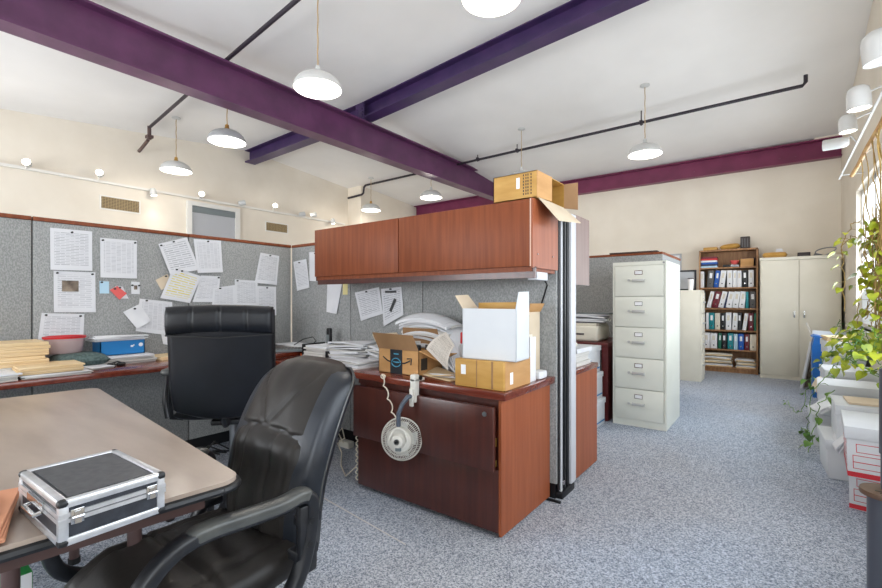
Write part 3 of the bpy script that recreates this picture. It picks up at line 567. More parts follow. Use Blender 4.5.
# smiling-arrow parcel
t=thing('shipping_carton','open brown shipping carton with dark tape and an arrow mark, jars inside','box',(-1.86,2.15,.735))
x0,x1,y0,y1,zb,zt=-2.03,-1.70,2.03,2.26,.736,.885
mk('carton_walls',MB().box(x0,x1,y0,y0+.004,zb,zt).box(x0,x1,y1-.004,y1,zb,zt).box(x0,x0+.004,y0,y1,zb,zt).box(x1-.004,x1,y0,y1,zb,zt).box(x0,x1,y0,y1,zb,zb+.004),'cardboard',t)
mk('flap',MB().sheet([(x0-.02,y0-.035,zt+.10),(x1-.02,y0-.03,zt+.095),(x1,y0,zt),(x0,y0,zt)],.004,(0,-1,.3)),'cardboard_dark',t)
mk('flap',MB().sheet([(x0,y1,zt+.12),(x1-.04,y1,zt+.12),(x1,y1,zt),(x0,y1,zt)],.004,(0,-1,.0)),'cardboard_dark',t)
mk('flap',MB().sheet([(x1,y0,zt),(x1,y1,zt),(x1+.13,y1+.0,zt-.02),(x1+.12,y0+.03,zt-.05)],.004,(0,0,1)),'cardboard',t)
mk('flap',MB().sheet([(x0,y0,zt),(x0,y1,zt),(x0-.06,y1,zt+.08),(x0-.06,y0,zt+.08)],.004,(0,0,1)),'cardboard_pale',t)
mk('packing_tape',MB().box(-1.93,-1.83,y0-.0015,y0,zb,zt),'tape_dark',t)
a=MB().tube([(-1.99,y0-.002,.835),(-1.95,y0-.002,.812),(-1.88,y0-.002,.80),(-1.81,y0-.002,.806),(-1.765,y0-.002,.825)],.004,6).tube([(-1.79,y0-.002,.835),(-1.755,y0-.002,.838),(-1.76,y0-.002,.80)],.004,6)
mk('arrow_mark',a,'tape_dark',t)
a=MB()
for k in range(24): a0,a1=2*PI*k/24,2*PI*(k+1)/24; a.tube([(-1.88+.036*math.cos(a0),y0-.0025,.806+.026*math.sin(a0)),(-1.88+.036*math.cos(a1),y0-.0025,.806+.026*math.sin(a1))],.003,5)
mk('ring_mark',a.box(-1.905,-1.855,y0-.0025,y0-.0015,.80,.812).box(-1.9,-1.86,y0-.0025,y0-.0015,.855,.862),'tape_blue',t)
mk('label_panel',MB().box(x1,x1+.001,y0+.02,y0+.08,.77,.84),'ink',t)
for x,y in ((-1.80,2.12),(-1.74,2.19)):
    t=thing('jar','small glass jar with a black lid standing in the open carton'+(', left one' if x<-1.77 else ', right one'),'jar',(x,y,.741))
    mk('glass_body',MB().lathe([(0,0),(.028,0),(.03,.01),(.03,.12),(.026,.13),(0,.13)],c=(x,y,.741),seg=20),'label_white',t); mk('lid',MB().lathe([(0,.17),(.031,.17),(.033,.165),(.033,.128),(0,.128)],c=(x,y,.741),seg=20),'black',t)
t=mk('printed_sheet',MB().sheet([(-1.573,2.13,1.0),(-1.475,2.08,.93),(-1.48,2.03,.79),(-1.665,2.06,.90)],.001,(0,-1,.3),8,8,lambda u,v:.03*math.sin(v*3)),'print_cream',label='curled printed sheet leaning against the paper pile beside the carton',cat='paper')
sheafwave('paper_sheaf','crumpled cream papers lying before the pile, beside the yellow parcel','paper stack',(-1.56,2.12),.26,.14,.736,4,.007,'paper',-10,.05,.0,mat2='manila')
stack('book_stack','short stack of cream-edged books beside the yellow parcel','book stack',-1.60,-1.44,2.24,2.4,.736,.80,'binder_cream',3,edge='paper_edges')
t=thing('spray_can','white can with a red cap peeking out left of the white carton','can',(-1.475,2.18,.736)); mk('can_body',MB().lathe([(0,0),(.03,0),(.03,.19),(.024,.20),(0,.20)],c=(-1.475,2.18,.736),seg=20),'paper',t); mk('cap',MB().lathe([(0,.2),(.026,.2),(.025,.26),(.02,.265),(0,.265)],c=(-1.475,2.18,.736),seg=20),'red',t)
# yellow tape parcel + white carton
t=thing('parcel_box','closed brown parcel sealed with glossy yellow tape under the white carton','box',(-1.24,2.1,.736))
mk('carton',MB().box(-1.385,-1.09,1.955,2.25,.736,.879,bev=.004),'cardboard_yellow',t); mk('shipping_label',MB().box(-1.345,-1.315,1.953,1.955,.80,.85),'label_white',t)
mk('side_tape',MB().box(-1.09,-1.0885,1.97,2.25,.736,.879),'cardboard',t); mk('side_sticker',MB().box(-1.0885,-1.0875,2.02,2.05,.76,.82),'label_white',t)
mk('seam_tape',MB().box(-1.16,-1.15,1.9535,1.955,.74,.879).box(-1.25,-1.245,1.9535,1.955,.74,.879),'cardboard_dark',t)
t=thing('white_carton','plain white open carton with raised flaps on top of the yellow parcel','box',(-1.2,2.08,.88))
M=Matrix.Translation((-1.205,2.075,.88))@Matrix.Rotation(R(4),4,'Z'); w2,d2,h=.155,.085,.265
mb=MB()
for d in ((-w2,w2,-d2,-d2+.004,0,h),(-w2,w2,d2-.004,d2,0,h),(-w2,-w2+.004,-d2,d2,0,h),(w2-.004,w2,-d2,d2,0,h),(-w2,w2,-d2,d2,0,.004)): mb.box(*d,M=M)
mk('carton_walls',mb,'white_card',t)
mk('flap',MB().prism([M@Vector(p) for p in ((w2-.004,-d2,h),(w2-.004,d2,h),(w2+.002,d2-.02,h+.09),(w2+.002,-d2+.02,h+.085))],M.to_3x3()@Vector((.004,0,0))),'white_card',t)
mk('flap',MB().prism([M@Vector(p) for p in ((-w2,-d2,h),(-w2,d2,h),(-w2-.06,d2-.01,h+.075),(-w2-.06,-d2+.02,h+.07))],M.to_3x3()@Vector((.004,0,0))),'cardboard_pale',t)
mk('flap',MB().prism([M@Vector(p) for p in ((-w2+.01,d2-.003,h-.01),(w2-.01,d2-.003,h-.01),(w2-.01,d2-.003,h+.035),(-w2+.01,d2-.003,h+.03))],M.to_3x3()@Vector((0,-.003,0))),'cardboard_yellow',t)
mk('lining',MB().box(-w2+.005,w2-.005,d2-.008,d2-.005,.01,h-.002,M=M),'cardboard_yellow',t)
t=thing('tall_carton','tall narrow brown carton with a raised flap behind the white carton','box',(-1.24,2.44,.736))
mk('carton_walls',MB().box(-1.32,-1.155,2.36,2.52,.736,1.12,bev=.003),'cardboard_pale',t)
mk('flap',MB().sheet([(-1.13,2.33,1.17),(-1.12,2.5,1.17),(-1.155,2.52,1.12),(-1.155,2.36,1.12)],.004,(1,0,0)),'cardboard',t); mk('flap',MB().sheet([(-1.2,2.345,1.16),(-1.14,2.345,1.10),(-1.155,2.36,1.02),(-1.155,2.36,1.12)],.003,(0,-1,0)),'dark_brown',t)
t=thing('file_folders','upright white file folders squeezed behind the yellow parcel','folders',(-1.13,2.3,.736))
for k in range(4): mk('folder',MB().box(-1.165+k*.02,-1.158+k*.02,2.27,2.34,.736,1.02-.012*k,bev=.001),'binder_white' if k%2 else 'binder_cream',t)
mk('paper_wad',MB().box(-1.15,-1.085,2.36,2.47,.736,.78,bev=.01),'paper',label='crumpled white paper at the right end of the worktop',cat='paper')
# carton on hutch
t=thing('yellow_carton','open yellow-brown carton lying on the overhead cabinet with flaps hanging out','box',(-1.17,2.4,1.741))
x0,x1,y0,y1,zb,zt=-1.30,-1.035,2.215,2.60,1.741,1.885
mk('carton_walls',MB().box(x0,x1,y0,y0+.004,zb,zt).box(x0,x1,y1-.004,y1,zb,zt).box(x0,x1,y0,y1,zb,zb+.004).box(x0,x1,y0,y1,zt-.004,zt).box(x0,x0+.004,y0,y1,zb,zt),'cardboard_yellow',t)
mk('flap',MB().sheet([(x1,y0,zt),(x1+.01,y0+.17,zt-.004),(x1+.01,y0+.17,zb+.004),(x1,y0,zb)],.004,(1,0,0)),'cardboard',t)
mk('flap',MB().sheet([(x1,y0+.02,zb),(x1,y1-.02,zb),(x1+.10,y1+.0,zb-.10),(x1+.10,y0+.06,zb-.13)],.004,(.5,0,1)),'cardboard_pale',t)
mk('flap',MB().sheet([(x1,y1,zt),(x1+.07,y1+.04,zt+.01),(x1+.07,y1+.04,zb-.01),(x1,y1,zb)],.004,(0,-1,0)),'cardboard_dark',t)
mk('shipping_label',MB().box(-1.155,-1.135,y0-.0015,y0,1.80,1.86),'label_white',t)
mb=MB()
for i,x in enumerate((-1.115,-1.10,-1.088,-1.07)):
    for k in range(7): mb.box(x,x+.006,y0-.001,y0,zb+.02+k*.017,zb+.031+k*.017)
mk('printed_marks',mb,'ink',t)
# ================================================================== CLIP FAN
t=thing('clip_fan','white clip-on desk fan hanging from the worktop edge, seen from behind','fan',(-1.70,1.82,.41))
mk('clip',MB().box(-1.645,-1.605,1.885,1.925,.62,.775,bev=.008).box(-1.645,-1.605,1.885,1.97,.737,.752,bev=.003).box(-1.638,-1.612,1.87,1.887,.60,.70,bev=.006),'fan_white',t)
mk('clip_knob',MB().cyl((-1.60,1.93,.755),(-1.65,1.93,.755),.014),'trim_black',t)
mk('gooseneck',MB().tube([(-1.625,1.885,.66),(-1.63,1.85,.655),(-1.645,1.825,.62),(-1.66,1.81,.57),(-1.66,1.81,.50)],.0125,12),'grey_tube',t)
ax=Vector((.42,-.88,.10)).normalized(); M=ax.to_track_quat('Z','Y').to_matrix().to_4x4(); M.translation=(-1.668,1.835,.42)
# cage: local +Z towards the viewer (back of the fan)
cg=MB()
for k in range(64):
    a=2*PI*k/64; c,s_=math.cos(a),math.sin(a)
    cg.tube([(.05*c,.05*s_,.03),(.09*c,.09*s_,.022),(.108*c,.108*s_,.005),(.112*c,.112*s_,-.02)],.0016,4,M=M)
    cg.tube([(.02*c,.02*s_,-.062),(.08*c,.08*s_,-.055),(.108*c,.108*s_,-.038),(.112*c,.112*s_,-.02)],.0012,4,M=M)
for rr,zz,th in ((.115,-.02,.004),(.1,.014,.002),(.08,.024,.002),(.055,.029,.003),(.06,-.06,.002)):
    cg.tube([(rr*math.cos(2*PI*k/40),rr*math.sin(2*PI*k/40),zz) for k in range(41)],th,6,M=M)
mk('cage',cg,'fan_white',t)
bl=MB()
for k in range(4):
    Mr=M@Matrix.Rotation(k*PI/2,4,'Z'); bl.sheet([Mr@Vector(p) for p in ((.012,.02,-.03),(.09,.045,-.02),(.09,-.035,-.04),(.012,-.015,-.035))],.002,None,6,6)
mk('blades',bl,'lamp_white',t)
mk('motor',MB().lathe([(0,.075),(.022,.075),(.032,.07),(.036,.05),(.042,.035),(.065,.03),(.07,.02),(.07,.0),(0,-.04)],seg=28,M=M),'fan_white',t)
mk('dial',MB().lathe([(0,.088),(.009,.088),(.01,.075),(.016,.075),(.016,.074),(0,.074)],seg=18,M=M),'black',t)
mk('switch',MB().box(-.016,.016,-.055,-.035,.028,.045,bev=.003,M=M),'grey_plastic',t)
yk=[(-.05*math.cos(a)*1.0,.05*math.sin(a)*1.35,.045) for a in [PI*k/14 for k in range(15)]]
mk('yoke',MB().tube(yk,.006,8,M=M),'fan_white',t)
co=[];
for k in range(60):
    f=k/59; b0=Vector((-1.88,1.905,.735)).lerp(Vector((-1.715,1.85,.50)),f); co.append(b0+Vector((.012*math.sin(f*22),.0,.01*math.cos(f*22))))
lp=[Vector((-1.88+.018*math.cos(a),1.915,.735+.012*math.sin(a))) for a in [2*PI*k/14 for k in range(14)]]
mk('power_cord',MB().tube(lp+co,.0038,6),'cord_white',t)
co=[]
for k in range(150): f=k/149; a=f*2*PI*10; co.append((-2.138+.008*math.cos(a),1.945+.008*math.sin(a),.41-.36*f))
mk('coiled_cord',MB().tube(co,.0035,5),'cord_white',label='cream coiled phone cord hanging at the left side of the credenza',cat='cord')
t=thing('extension_socket','white extension socket with knotted cords on the floor in the knee space','power socket',(-2.6,2.3,0))
mk('block',MB().box(-2.86,-2.74,2.40,2.46,.0,.05,bev=.005),'outlet',t)
mk('cord',MB().tube([(-2.80,2.40,.04),(-2.84,2.38,.12),(-2.78,2.37,.17),(-2.74,2.36,.10),(-2.80,2.34,.05),(-2.68,2.28,.02),(-2.5,2.12,.008),(-2.3,1.99,.02),(-2.16,1.95,.12)],.005,6),'cord_white',t)
# ================================================================== FOLDING TABLE
TH=R(-5.5); TM=Matrix.Translation((-1.09,.605,0))@Matrix.Rotation(TH,4,'Z')   # far right corner; local -x along table, -y depth
t=thing('folding_table','folding table with wood-look laminate top and black edging, front left','table',(-1.95,.3,0))
def rrect(x0,x1,y0,y1,r,n=6):
    P=[]
    for cx,cy,a0 in ((x1-r,y1-r,0),(x0+r,y1-r,90),(x0+r,y0+r,180),(x1-r,y0+r,270)):
        for k in range(n+1): a=R(a0+90*k/n); P.append((cx+r*math.cos(a),cy+r*math.sin(a)))
    return P
P=rrect(-1.72,0,-.76,0,.05); mk('tabletop',MB().prism([TM@Vector((x,y,.712)) for x,y in P],(0,0,.028)),'table_laminate',t)
P=[TM@Vector((x,y,.7205)) for x,y in rrect(-1.722,.002,-.762,.002,.052)]; mk('edge_band',MB().tube(P+[P[0]],.0105,8),'trim_black',t)
mk('apron',MB().box(-1.62,-.08,-.10,-.08,.665,.712,M=TM).box(-1.62,-.08,-.68,-.66,.665,.712,M=TM).box(-.08,-.06,-.69,-.07,.665,.712,M=TM).box(-1.64,-1.62,-.69,-.07,.665,.712,M=TM),'table_apron',t)
for x in (-.45,-1.45):
    for y in (-.13,-.40):
        g=mk('leg',MB().cyl(TM@Vector((x,y,.02)),TM@Vector((x,y,.70)),.019,seg=14),'table_steel',t); mk('foot_cap',MB().cyl(TM@Vector((x,y,0)),TM@Vector((x,y,.025)),.023,seg=14),'rubber',g)
    mk('cross_bar',MB().cyl(TM@Vector((x,-.13,.18)),TM@Vector((x,-.40,.18)),.012,seg=10),'table_steel',t)
# aluminium case
t=thing('aluminium_case','small aluminium-edged flight case with dark panels on the table corner','case',(-1.165,.31,.74))
cx0,cx1,cy0,cy1,cz0,cz1=-1.295,-1.035,.222,.400,.741,.826
M=Matrix.Translation((-1.165,.311,0))@Matrix.Rotation(R(2),4,'Z'); hx,hy=.13,.089
mk('body',MB().box(-hx+.003,hx-.003,-hy+.003,hy-.003,cz0+.003,cz1-.003,M=M),'case_panel_dark',t)
mk('lid_panel',MB().box(-hx+.02,hx-.02,-hy+.02,hy-.02,cz1-.003,cz1-.001,M=M),'case_panel',t)
zm=cz0+.052
mb=MB(); r_=.016
for z in (cz0,cz1-r_,):
    for d in ((-hx,hx,-hy,-hy+r_),(-hx,hx,hy-r_,hy),(-hx,-hx+r_,-hy,hy),(hx-r_,hx,-hy,hy)): mb.box(d[0],d[1],d[2],d[3],z,z+r_,bev=.004,M=M)
for sx in (-1,1):
    for sy in (-1,1): mb.box(sx*hx-(r_ if sx>0 else 0),sx*hx+(r_ if sx<0 else 0),sy*hy-(r_ if sy>0 else 0),sy*hy+(r_ if sy<0 else 0),cz0,cz1,bev=.004,M=M)
mk('edge_frame',mb,'aluminium',t)
mb=MB().box(-hx-.0005,hx+.0005,-hy-.0005,hy+.0005,zm-.009,zm-.001,M=M).box(-hx-.0005,hx+.0005,-hy-.0005,hy+.0005,zm+.001,zm+.009,M=M)
mk('lid_rims',mb,'aluminium',t)
for sx in (-1,1):
    for sy in (-1,1):
        for z in (cz0,cz1-.014): mk('corner_cap',MB().box(sx*hx-.009,sx*hx+.009,sy*hy-.009,sy*hy+.009,z-.0005,z+.0145,bev=.006,M=M@Matrix.Translation((-sx*.0075,-sy*.0075,0))),'trim_black',t)
for y in (-.062,.062):
    mk('latch',MB().box(hx,hx+.004,y-.010,y+.010,zm-.013,zm+.014,bev=.001,M=M).cyl(M@Vector((hx+.006,y-.009,zm)),M@Vector((hx+.006,y+.009,zm)),.003,seg=8).box(hx+.003,hx+.007,y-.005,y+.005,zm-.012,zm+.010,M=M),'chrome',t)
mk('handle',MB().tube([M@Vector(p) for p in ((-.035,-hy-.002,zm-.01),(-.035,-hy-.012,zm-.012),(.035,-hy-.012,zm-.012),(.035,-hy-.002,zm-.01))],.004,8),'chrome',t)
mk('hinge',MB().box(-.05,.05,-hy-.004,-hy,zm-.004,zm+.010,M=M),'chrome',t)
# folders at the left
stack('folder_stack','salmon-coloured folder stack at the near left edge of the table','folder stack',-1.40,-1.15,-.04,.20,.741,.772,'salmon_paper',5,rz=-14,jit=.006)
mk('envelope',MB().sheet([(-1.33,.19,.776),(-1.20,.175,.776),(-1.18,-.02,.776),(-1.36,-.02,.776)],.004,(0,0,1)),'cardboard_pale',label='cream envelope lying on the salmon folders',cat='envelope')
stack('paper_stack','small white paper stack at the far left end of the table','paper stack',-2.72,-2.42,.08,.33,.741,.79,'paper',6,edge='paper_edges',rz=-8)
t=thing('storage_box','green box on the floor beneath the folding table','box',(-2.15,.19,0))
mk('box_body',MB().box(-2.35,-1.96,.0,.365,0,.30,bev=.004),'green_box',t); mk('label_strip',MB().box(-1.96,-1.958,.335,.362,0.02,.296).box(-1.96,-1.958,.10,.26,.08,.22),'label_white',t)
# ================================================================== CHAIRS
def star_base(t,r=.30,h=.40,zt=.40):
    mk('gas_column',MB().cyl((0,0,.09),(0,0,.24),.028).cyl((0,0,.24),(0,0,zt),.018),'steel',t)
    for k in range(5):
        a=2*PI*k/5+.3; d=Vector((math.cos(a),math.sin(a),0))
        g=mk('base_spoke',MB().tube([d*.01+Vector((0,0,.11)),d*.15+Vector((0,0,.10)),d*r+Vector((0,0,.075))],.025,8,rs=[.032,.026,.018]),'plastic_black',t)
        c=d*r; s_=Vector((-d.y,d.x,0)); mk('caster',MB().cyl(c+s_*.012+Vector((0,0,.027)),c+s_*.03+Vector((0,0,.027)),.027,seg=16).cyl(c-s_*.012+Vector((0,0,.027)),c-s_*.03+Vector((0,0,.027)),.027,seg=16).cyl(c+Vector((0,0,.03)),c+Vector((0,0,.075)),.008,seg=8),'rubber',g)
    mk('tilt_mechanism',MB().box(-.09,.09,-.12,.12,zt-.03,zt,bev=.01),'plastic_black',t)
def se(u,p): return max(0,1-abs(u)**p)
# --- front chair, local: front = -Y
t=thing('office_chair','worn black leather office chair with curved plastic armrests tucked at the table','chair',(0,0,0)); ORG[t.name]=Vector((0,0,0))
def seatf(u,v,s):
    hw,hd=.255,.255; x=u*hw*(1-.06*max(0,v)); y=v*hd
    k=(se(u,5)*se(v,5))**.4; cx=1-.10*abs(v)**4; x*=cx
    wr=.006*math.sin(v*14+u*3)*(1-u*u)*(1 if s>0 else 0); seam=-.012*math.exp(-((v+.15)/.03)**2)-.012*math.exp(-((abs(u)-.68)/.03)**2) if s>0 else 0
    z=.40+s*.065*k+ (wr+seam)*k -(.03*max(0,-v-.55)*3 if v<-.55 else 0)
    return Vector((x,y,z))
mk('seat',MB().cushion(seatf,40,40),'leather_worn',t,ang=180)
def backc(v):  # centre line of the back, v -1..1 bottom..top
    tt=(v+1)/2; return Vector((0,.24+.04*tt+.16*tt*tt-.03*math.sin(tt*PI),.36+.62*tt))
def crn(u,v): return .028*abs(u)**3*max(0,(v-.5)/.5)**2
def backf(u,v,s):
    c=backc(v); hw=.232-(.03*max(0,v)**3)-.02*max(0,-v); 
    if v>.6: hw*=(max(0.02,1-((v-.6)/.4)**4*.50))**.5
    if v<-.85: hw*=.95
    k=(se(u,7)*se(v,9))**.35; x=u*hw*.87
    th=.072 if s<0 else .03
    dt=-s  # s=-1 front (towards -Y)
    g=0
    if s<0:
        vs=.20+.10*(1-u*u)
        g+=-.022*math.exp(-((v-vs)/.022)**2)                                    # arched seam across the back
        g+=.016*math.exp(-((v-vs+.14)/.12)**2)*(1-.5*u*u)                       # padded roll below it
        if v>vs: g+=-.011*math.exp(-((abs(u)-(v-vs)/.75*.9)/.035)**2)           # V-shaped pleats
        else: g+=-.007*(math.exp(-((abs(u)-.36)/.04)**2)+math.exp(-((abs(u)-.72)/.04)**2))
        g+=.012*(1-u*u)*math.exp(-((v-.72)/.25)**2)+.0025*math.sin(u*11+v*4)*(1-u*u)
    return Vector((x,c.y+s*(th*k)+(-g*k if s<0 else 0)-.03*u*u*(-1),c.z-crn(u*.84,v)))
mk('backrest',MB().cushion(backf,44,56),'leather_worn',t,ang=180)
# back shell and edge welting
def shellf(u,v,s):
    c=backc(v*.97); hw=.241-(.03*max(0,v)**3)-.02*max(0,-v)
    if v>.6: hw*=(max(0.02,1-((v-.6)/.4)**4*.50))**.5
    k=(se(u,8)*se(v,9))**.35
    return Vector((u*hw,c.y+.02*u*u+.01+(.055*k if s>0 else -.062*k),c.z-crn(u,v)))
mk('back_shell',MB().cushion(shellf,30,44),'leather_sheen',t,ang=180)
def side_outline(sx):
    P=[]
    for k in range(33):
        v=-1+2*k/32*.985; c=backc(v); hw=.237-(.03*max(0,v)**3)-.02*max(0,-v)
        if v>.6: hw*=(max(0.02,1-((v-.6)/.4)**4*.50))**.5
        P.append((sx*hw,c.y+.04,c.z-crn(1,v)))
    return P
mk('welt',MB().tube(side_outline(1)+side_outline(-1)[::-1],.004,6),'arm_grey',t)
for sx in (-1,1):
    x=sx*.295
    arc=[(x,-.02,.335),(x,.06,.335),(x,.12,.36),(x,.165,.42),(x,.19,.50),(x,.20,.57),(x,.195,.612),(x,.16,.628),(x,.10,.622),(x,0,.628),(x,-.09,.635),(x,-.16,.628),(x,-.215,.595),(x,-.255,.54),(x,-.26,.47),(x,-.235,.40),(x,-.17,.355),(x,-.08,.335)]
    # smooth
    pts=[]
    A=[Vector(p) for p in arc]
    for i in range(len(A)-1):
        p0,p1,p2,p3=A[max(i-1,0)],A[i],A[i+1],A[min(i+2,len(A)-1)]
        for q in range(4):
            f=q/4; pts.append(.5*((2*p1)+(-p0+p2)*f+(2*p0-5*p1+4*p2-p3)*f*f+(-p0+3*p1-3*p2+p3)*f**3))
    pts.append(A[-1])
    g=mk('armrest',MB().tube(pts,.021,14,sq=(.95,1.1)),'plastic_black',t)
    pp=[p.copy() for p in pts if p.z>.615 and p.y>-.15]
    mk('arm_pad',MB().tube([p+Vector((0,0,.004)) for p in pp],.022,14,rs=[.017]+[.022]*(len(pp)-2)+[.017],sq=(.95,1.1)),'arm_grey',g)
    mk('back_bracket',MB().box(min(x,sx*.25),max(x,sx*.25),.15,.23,.44,.47,bev=.006).box(min(x,sx*.25),max(x,sx*.25),.17,.24,.53,.56,bev=.006).box(x-.013,x+.013,.155,.215,.40,.60,bev=.008),'plastic_black',g)
    mk('bolt',MB().cyl((x+sx*.022,.188,.555),(x+sx*.024,.188,.555),.009,seg=12),'black',g); mk('bolt',MB().cyl((x+sx*.022,.18,.49),(x+sx*.024,.18,.49),.009,seg=12),'black',g)
    mk('seat_rail',MB().box(min(x,sx*.1),max(x,sx*.1),-.09,-.03,.325,.35,bev=.004),'plastic_black',g)
star_base(t,.3,.4,.35)
t.location=(-1.386,.61,0); t.rotation_euler=(0,0,R(1))
# --- rear chair
t2=thing('executive_chair','high-backed black leather executive chair with a ribbed headrest, seen from behind','chair',(0,0,0)); ORG[t2.name]=Vector((0,0,0))
def seat2(u,v,s):
    k=(se(u,5)*se(v,5))**.4; return Vector((u*.25,-.02+v*.22,.585+s*.045*k))
mk('seat',MB().cushion(seat2,24,24),'leather_black',t2,ang=180)
def b2c(v): tt=(v+1)/2; return .22+.03*tt+.03*tt*tt, .56+.58*tt
def back2(u,v,s):
    y,z=b2c(v); hw=.262-.03*max(0,-v)**3; k=(se(u,9)*se(v,12))**.35; zz=z-.02*(1-v)*.5*(u*u)*0
    if v<-.8: zz+=.05*(-v-.8)/.2*(u*u)
    g=-.004*math.exp(-((abs(u)-.9)/.02)**2)
    return Vector((u*hw,y+s*(.03 if s>0 else .06)*k+g+.025*u*u*(-1),zz))
mk('backrest',MB().cushion(back2,30,40),'leather_black',t2,ang=180)
hr=MB()
def head(u,v,s):
    hw=.258; k=(se(u,10))**.25; r1=.05; a=PI*v; seams=0
    for c in (-.5,0,.5): seams+=.05*math.exp(-((u-c)/.016)**2)
    rr=(1-seams*6)*k
    y,z=b2c(.80)
    return Vector((u*hw,y-.0+s*.050*rr*(se(v,3))**.5,z+.012+v*.072-(.012*u*u)))
mk('headrest',MB().cushion(head,64,24),'leather_black',t2,ang=180)
mk('headrest_seam',MB().tube([(u*.258,b2c(.55)[0]+.036-.025*u*u,b2c(.55)[1]-.012*(1-abs(u))) for u in [-1+2*k/24 for k in range(25)]],.004,6),'black',t2)
for sx in (-1,1):
    x=sx*.30
    g=mk('armrest',MB().tube([(x*.80,.05,.54),(x,.06,.55),(x,.08,.60),(x,.08,.74),(x,.0,.79)],.018,10,sq=(.8,1.3)),'plastic_black',t2)
    mk('arm_pad',MB().box(x-.03,x+.03,-.16,.14,.785,.82,bev=.014,seg=3),'arm_grey',g)
    mk('side_strut',MB().tube([(x,.12,.79),(sx*.285,.20,.66),(sx*.265,.22,.58)],.012,8),'plastic_black',g)
mk('back_bar',MB().tube([(0,.05,.52),(0,.17,.53),(0,.20,.56),(0,.21,.64)],.03,8,sq=(1,.5)),'plastic_black',t2)
star_base(t2,.31,.4,.53)
fx,fy=-.766,.643; ang=math.atan2(fy,fx)+PI/2
t2.rotation_euler=(0,0,ang); bc=Vector((-2.33,1.18,0)); t2.location=bc+Vector((fx,fy,0))*.24
# things on the floor behind
t=thing('power_supply','black power strip and adapters tangled on the floor under the left desk','power strip',(-3.0,1.45,0))
mk('strip',MB().box(-3.1,-2.86,1.35,1.5,.0,.07,bev=.008),'black',t); mk('adapter',MB().box(-3.3,-3.15,1.2,1.36,0,.08,bev=.008),'black',t)
for k in range(4): mk('cord',MB().tube([(-3.2+.05*k,1.3,.06),(-3.15,1.42+.04*k,.14+.02*k),(-3.3,1.6+.05*k,.05),(-3.5,1.7,.02)],.006,6),'black',t)
t=thing('computer_tower','dark computer tower standing under the desk corner','computer',(-3.4,2.1,0)); mk('housing',MB().box(-3.6,-3.2,1.95,2.12,0,.40,bev=.008),'screen_black',t); mk('front_panel',MB().box(-3.2,-3.192,1.96,2.11,.02,.38),'binder_grey',t)
# ================================================================== FILE CABINETS
def filecab(label,x0,x1,y0,y1,h,n,face,mat='file_beige'):
    # face '-Y' or '+X'
    W=(x1-x0) if face=='-Y' else (y1-y0); D=(y1-y0) if face=='-Y' else (x1-x0)
    M=Matrix.Translation((x0,y0,0)) if face=='-Y' else Matrix.Translation((x1,y0,0))@Matrix.Rotation(R(90),4,'Z')
    t=thing('filing_cabinet',label,'filing cabinet',((x0+x1)/2,(y0+y1)/2,0))
    mk('body',MB().box(0,W,.012,D,0,h,bev=.003,M=M),mat,t)
    mk('front_frame',MB().box(0.0005,.018,0,.0115,.0005,h-.0005,M=M).box(W-.018,W-.0005,0,.0115,.0005,h-.0005,M=M).box(.018,W-.018,0,.0115,h-.035,h-.0005,M=M).box(.018,W-.018,0,.0115,0.0005,.065,M=M),mat,t)
    hh=(h-.10)/n
    for k in range(n):
        za=.067+k*hh; zb=za+hh-.006
        d=mk('drawer',MB().box(.022,W-.022,-.010,.012,za,zb,bev=.003,M=M),mat,t)
        mk('label_holder',MB().box(W*.5-.035,W*.5+.035,-.014,-.010,zb-.085,zb-.045,M=M),'chrome',d); mk('label_card',MB().box(W*.5-.03,W*.5+.03,-.0155,-.014,zb-.08,zb-.05,M=M),'label_white',d)
        mk('handle',MB().box(W*.5-.055,W*.5+.055,-.034,-.026,zb-.148,zb-.125,bev=.003,M=M).box(W*.5-.055,W*.5-.045,-.03,-.01,zb-.15,zb-.125,M=M).box(W*.5+.045,W*.5+.055,-.03,-.01,zb-.15,zb-.125,M=M),'handle_steel',d)
        mk('thumb_latch',MB().cyl(M@Vector((W*.5-.085,-.010,zb-.135)),M@Vector((W*.5-.085,-.022,zb-.135)),.011,seg=12),'handle_steel',d)
    mk('lock',MB().cyl(M@Vector((W-.022,-.0,h-.018)),M@Vector((W-.022,-.008,h-.018)),.009,seg=12),'steel',t)
    return t
filecab('tall five-drawer beige filing cabinet beside the aisle',-1.287,-.815,4.46,5.13,1.55,5,'-Y')
filecab('shorter beige filing cabinet turned sideways before the bookcase',-1.65,-.91,7.45,7.84,1.335,4,'+X','cabinet_cream')
t=thing('paper_cup','white paper cup on top of the shorter filing cabinet','cup',(-1.06,7.6,1.336)); mk('cup_body',MB().lathe([(0,0),(.032,0),(.042,.17),(.038,.17),(.03,.01),(0,.008)],c=(-1.06,7.6,1.336),seg=20),'label_white',t); mk('lid',MB().lathe([(0,.185),(.036,.185),(.044,.172),(.044,.165),(0,.165)],c=(-1.06,7.6,1.336),seg=20),'binder_grey',t)
t=thing('picture_frame','dark framed picture standing on the shorter filing cabinet','picture frame',(-1.18,7.72,1.336)); mk('frame',MB().box(-1.42,-1.0,7.7,7.72,1.336,1.36).box(-1.42,-1.0,7.7,7.72,1.62,1.645).box(-1.42,-1.395,7.7,7.72,1.36,1.62).box(-1.025,-1.0,7.7,7.72,1.36,1.62),'binder_black',t); mk('picture',MB().box(-1.395,-1.025,7.71,7.715,1.36,1.62),'picture_grey',t)
t=thing('notice_board','grey framed notice on the far wall left of the bookcase','notice board',(-1.6,8.98,1.5)); mk('frame',MB().box(-1.85,-1.40,8.975,8.999,1.45,2.02),'picture_grey',t); mk('sheet',MB().box(-1.82,-1.43,8.970,8.975,1.48,1.99),'paper',t)
mk('flat_bar',MB().box(-1.55,-1.05,5.24,5.34,1.711,1.725),'dark_brown',label='thin dark bar lying on the far partition cap',cat='bar')
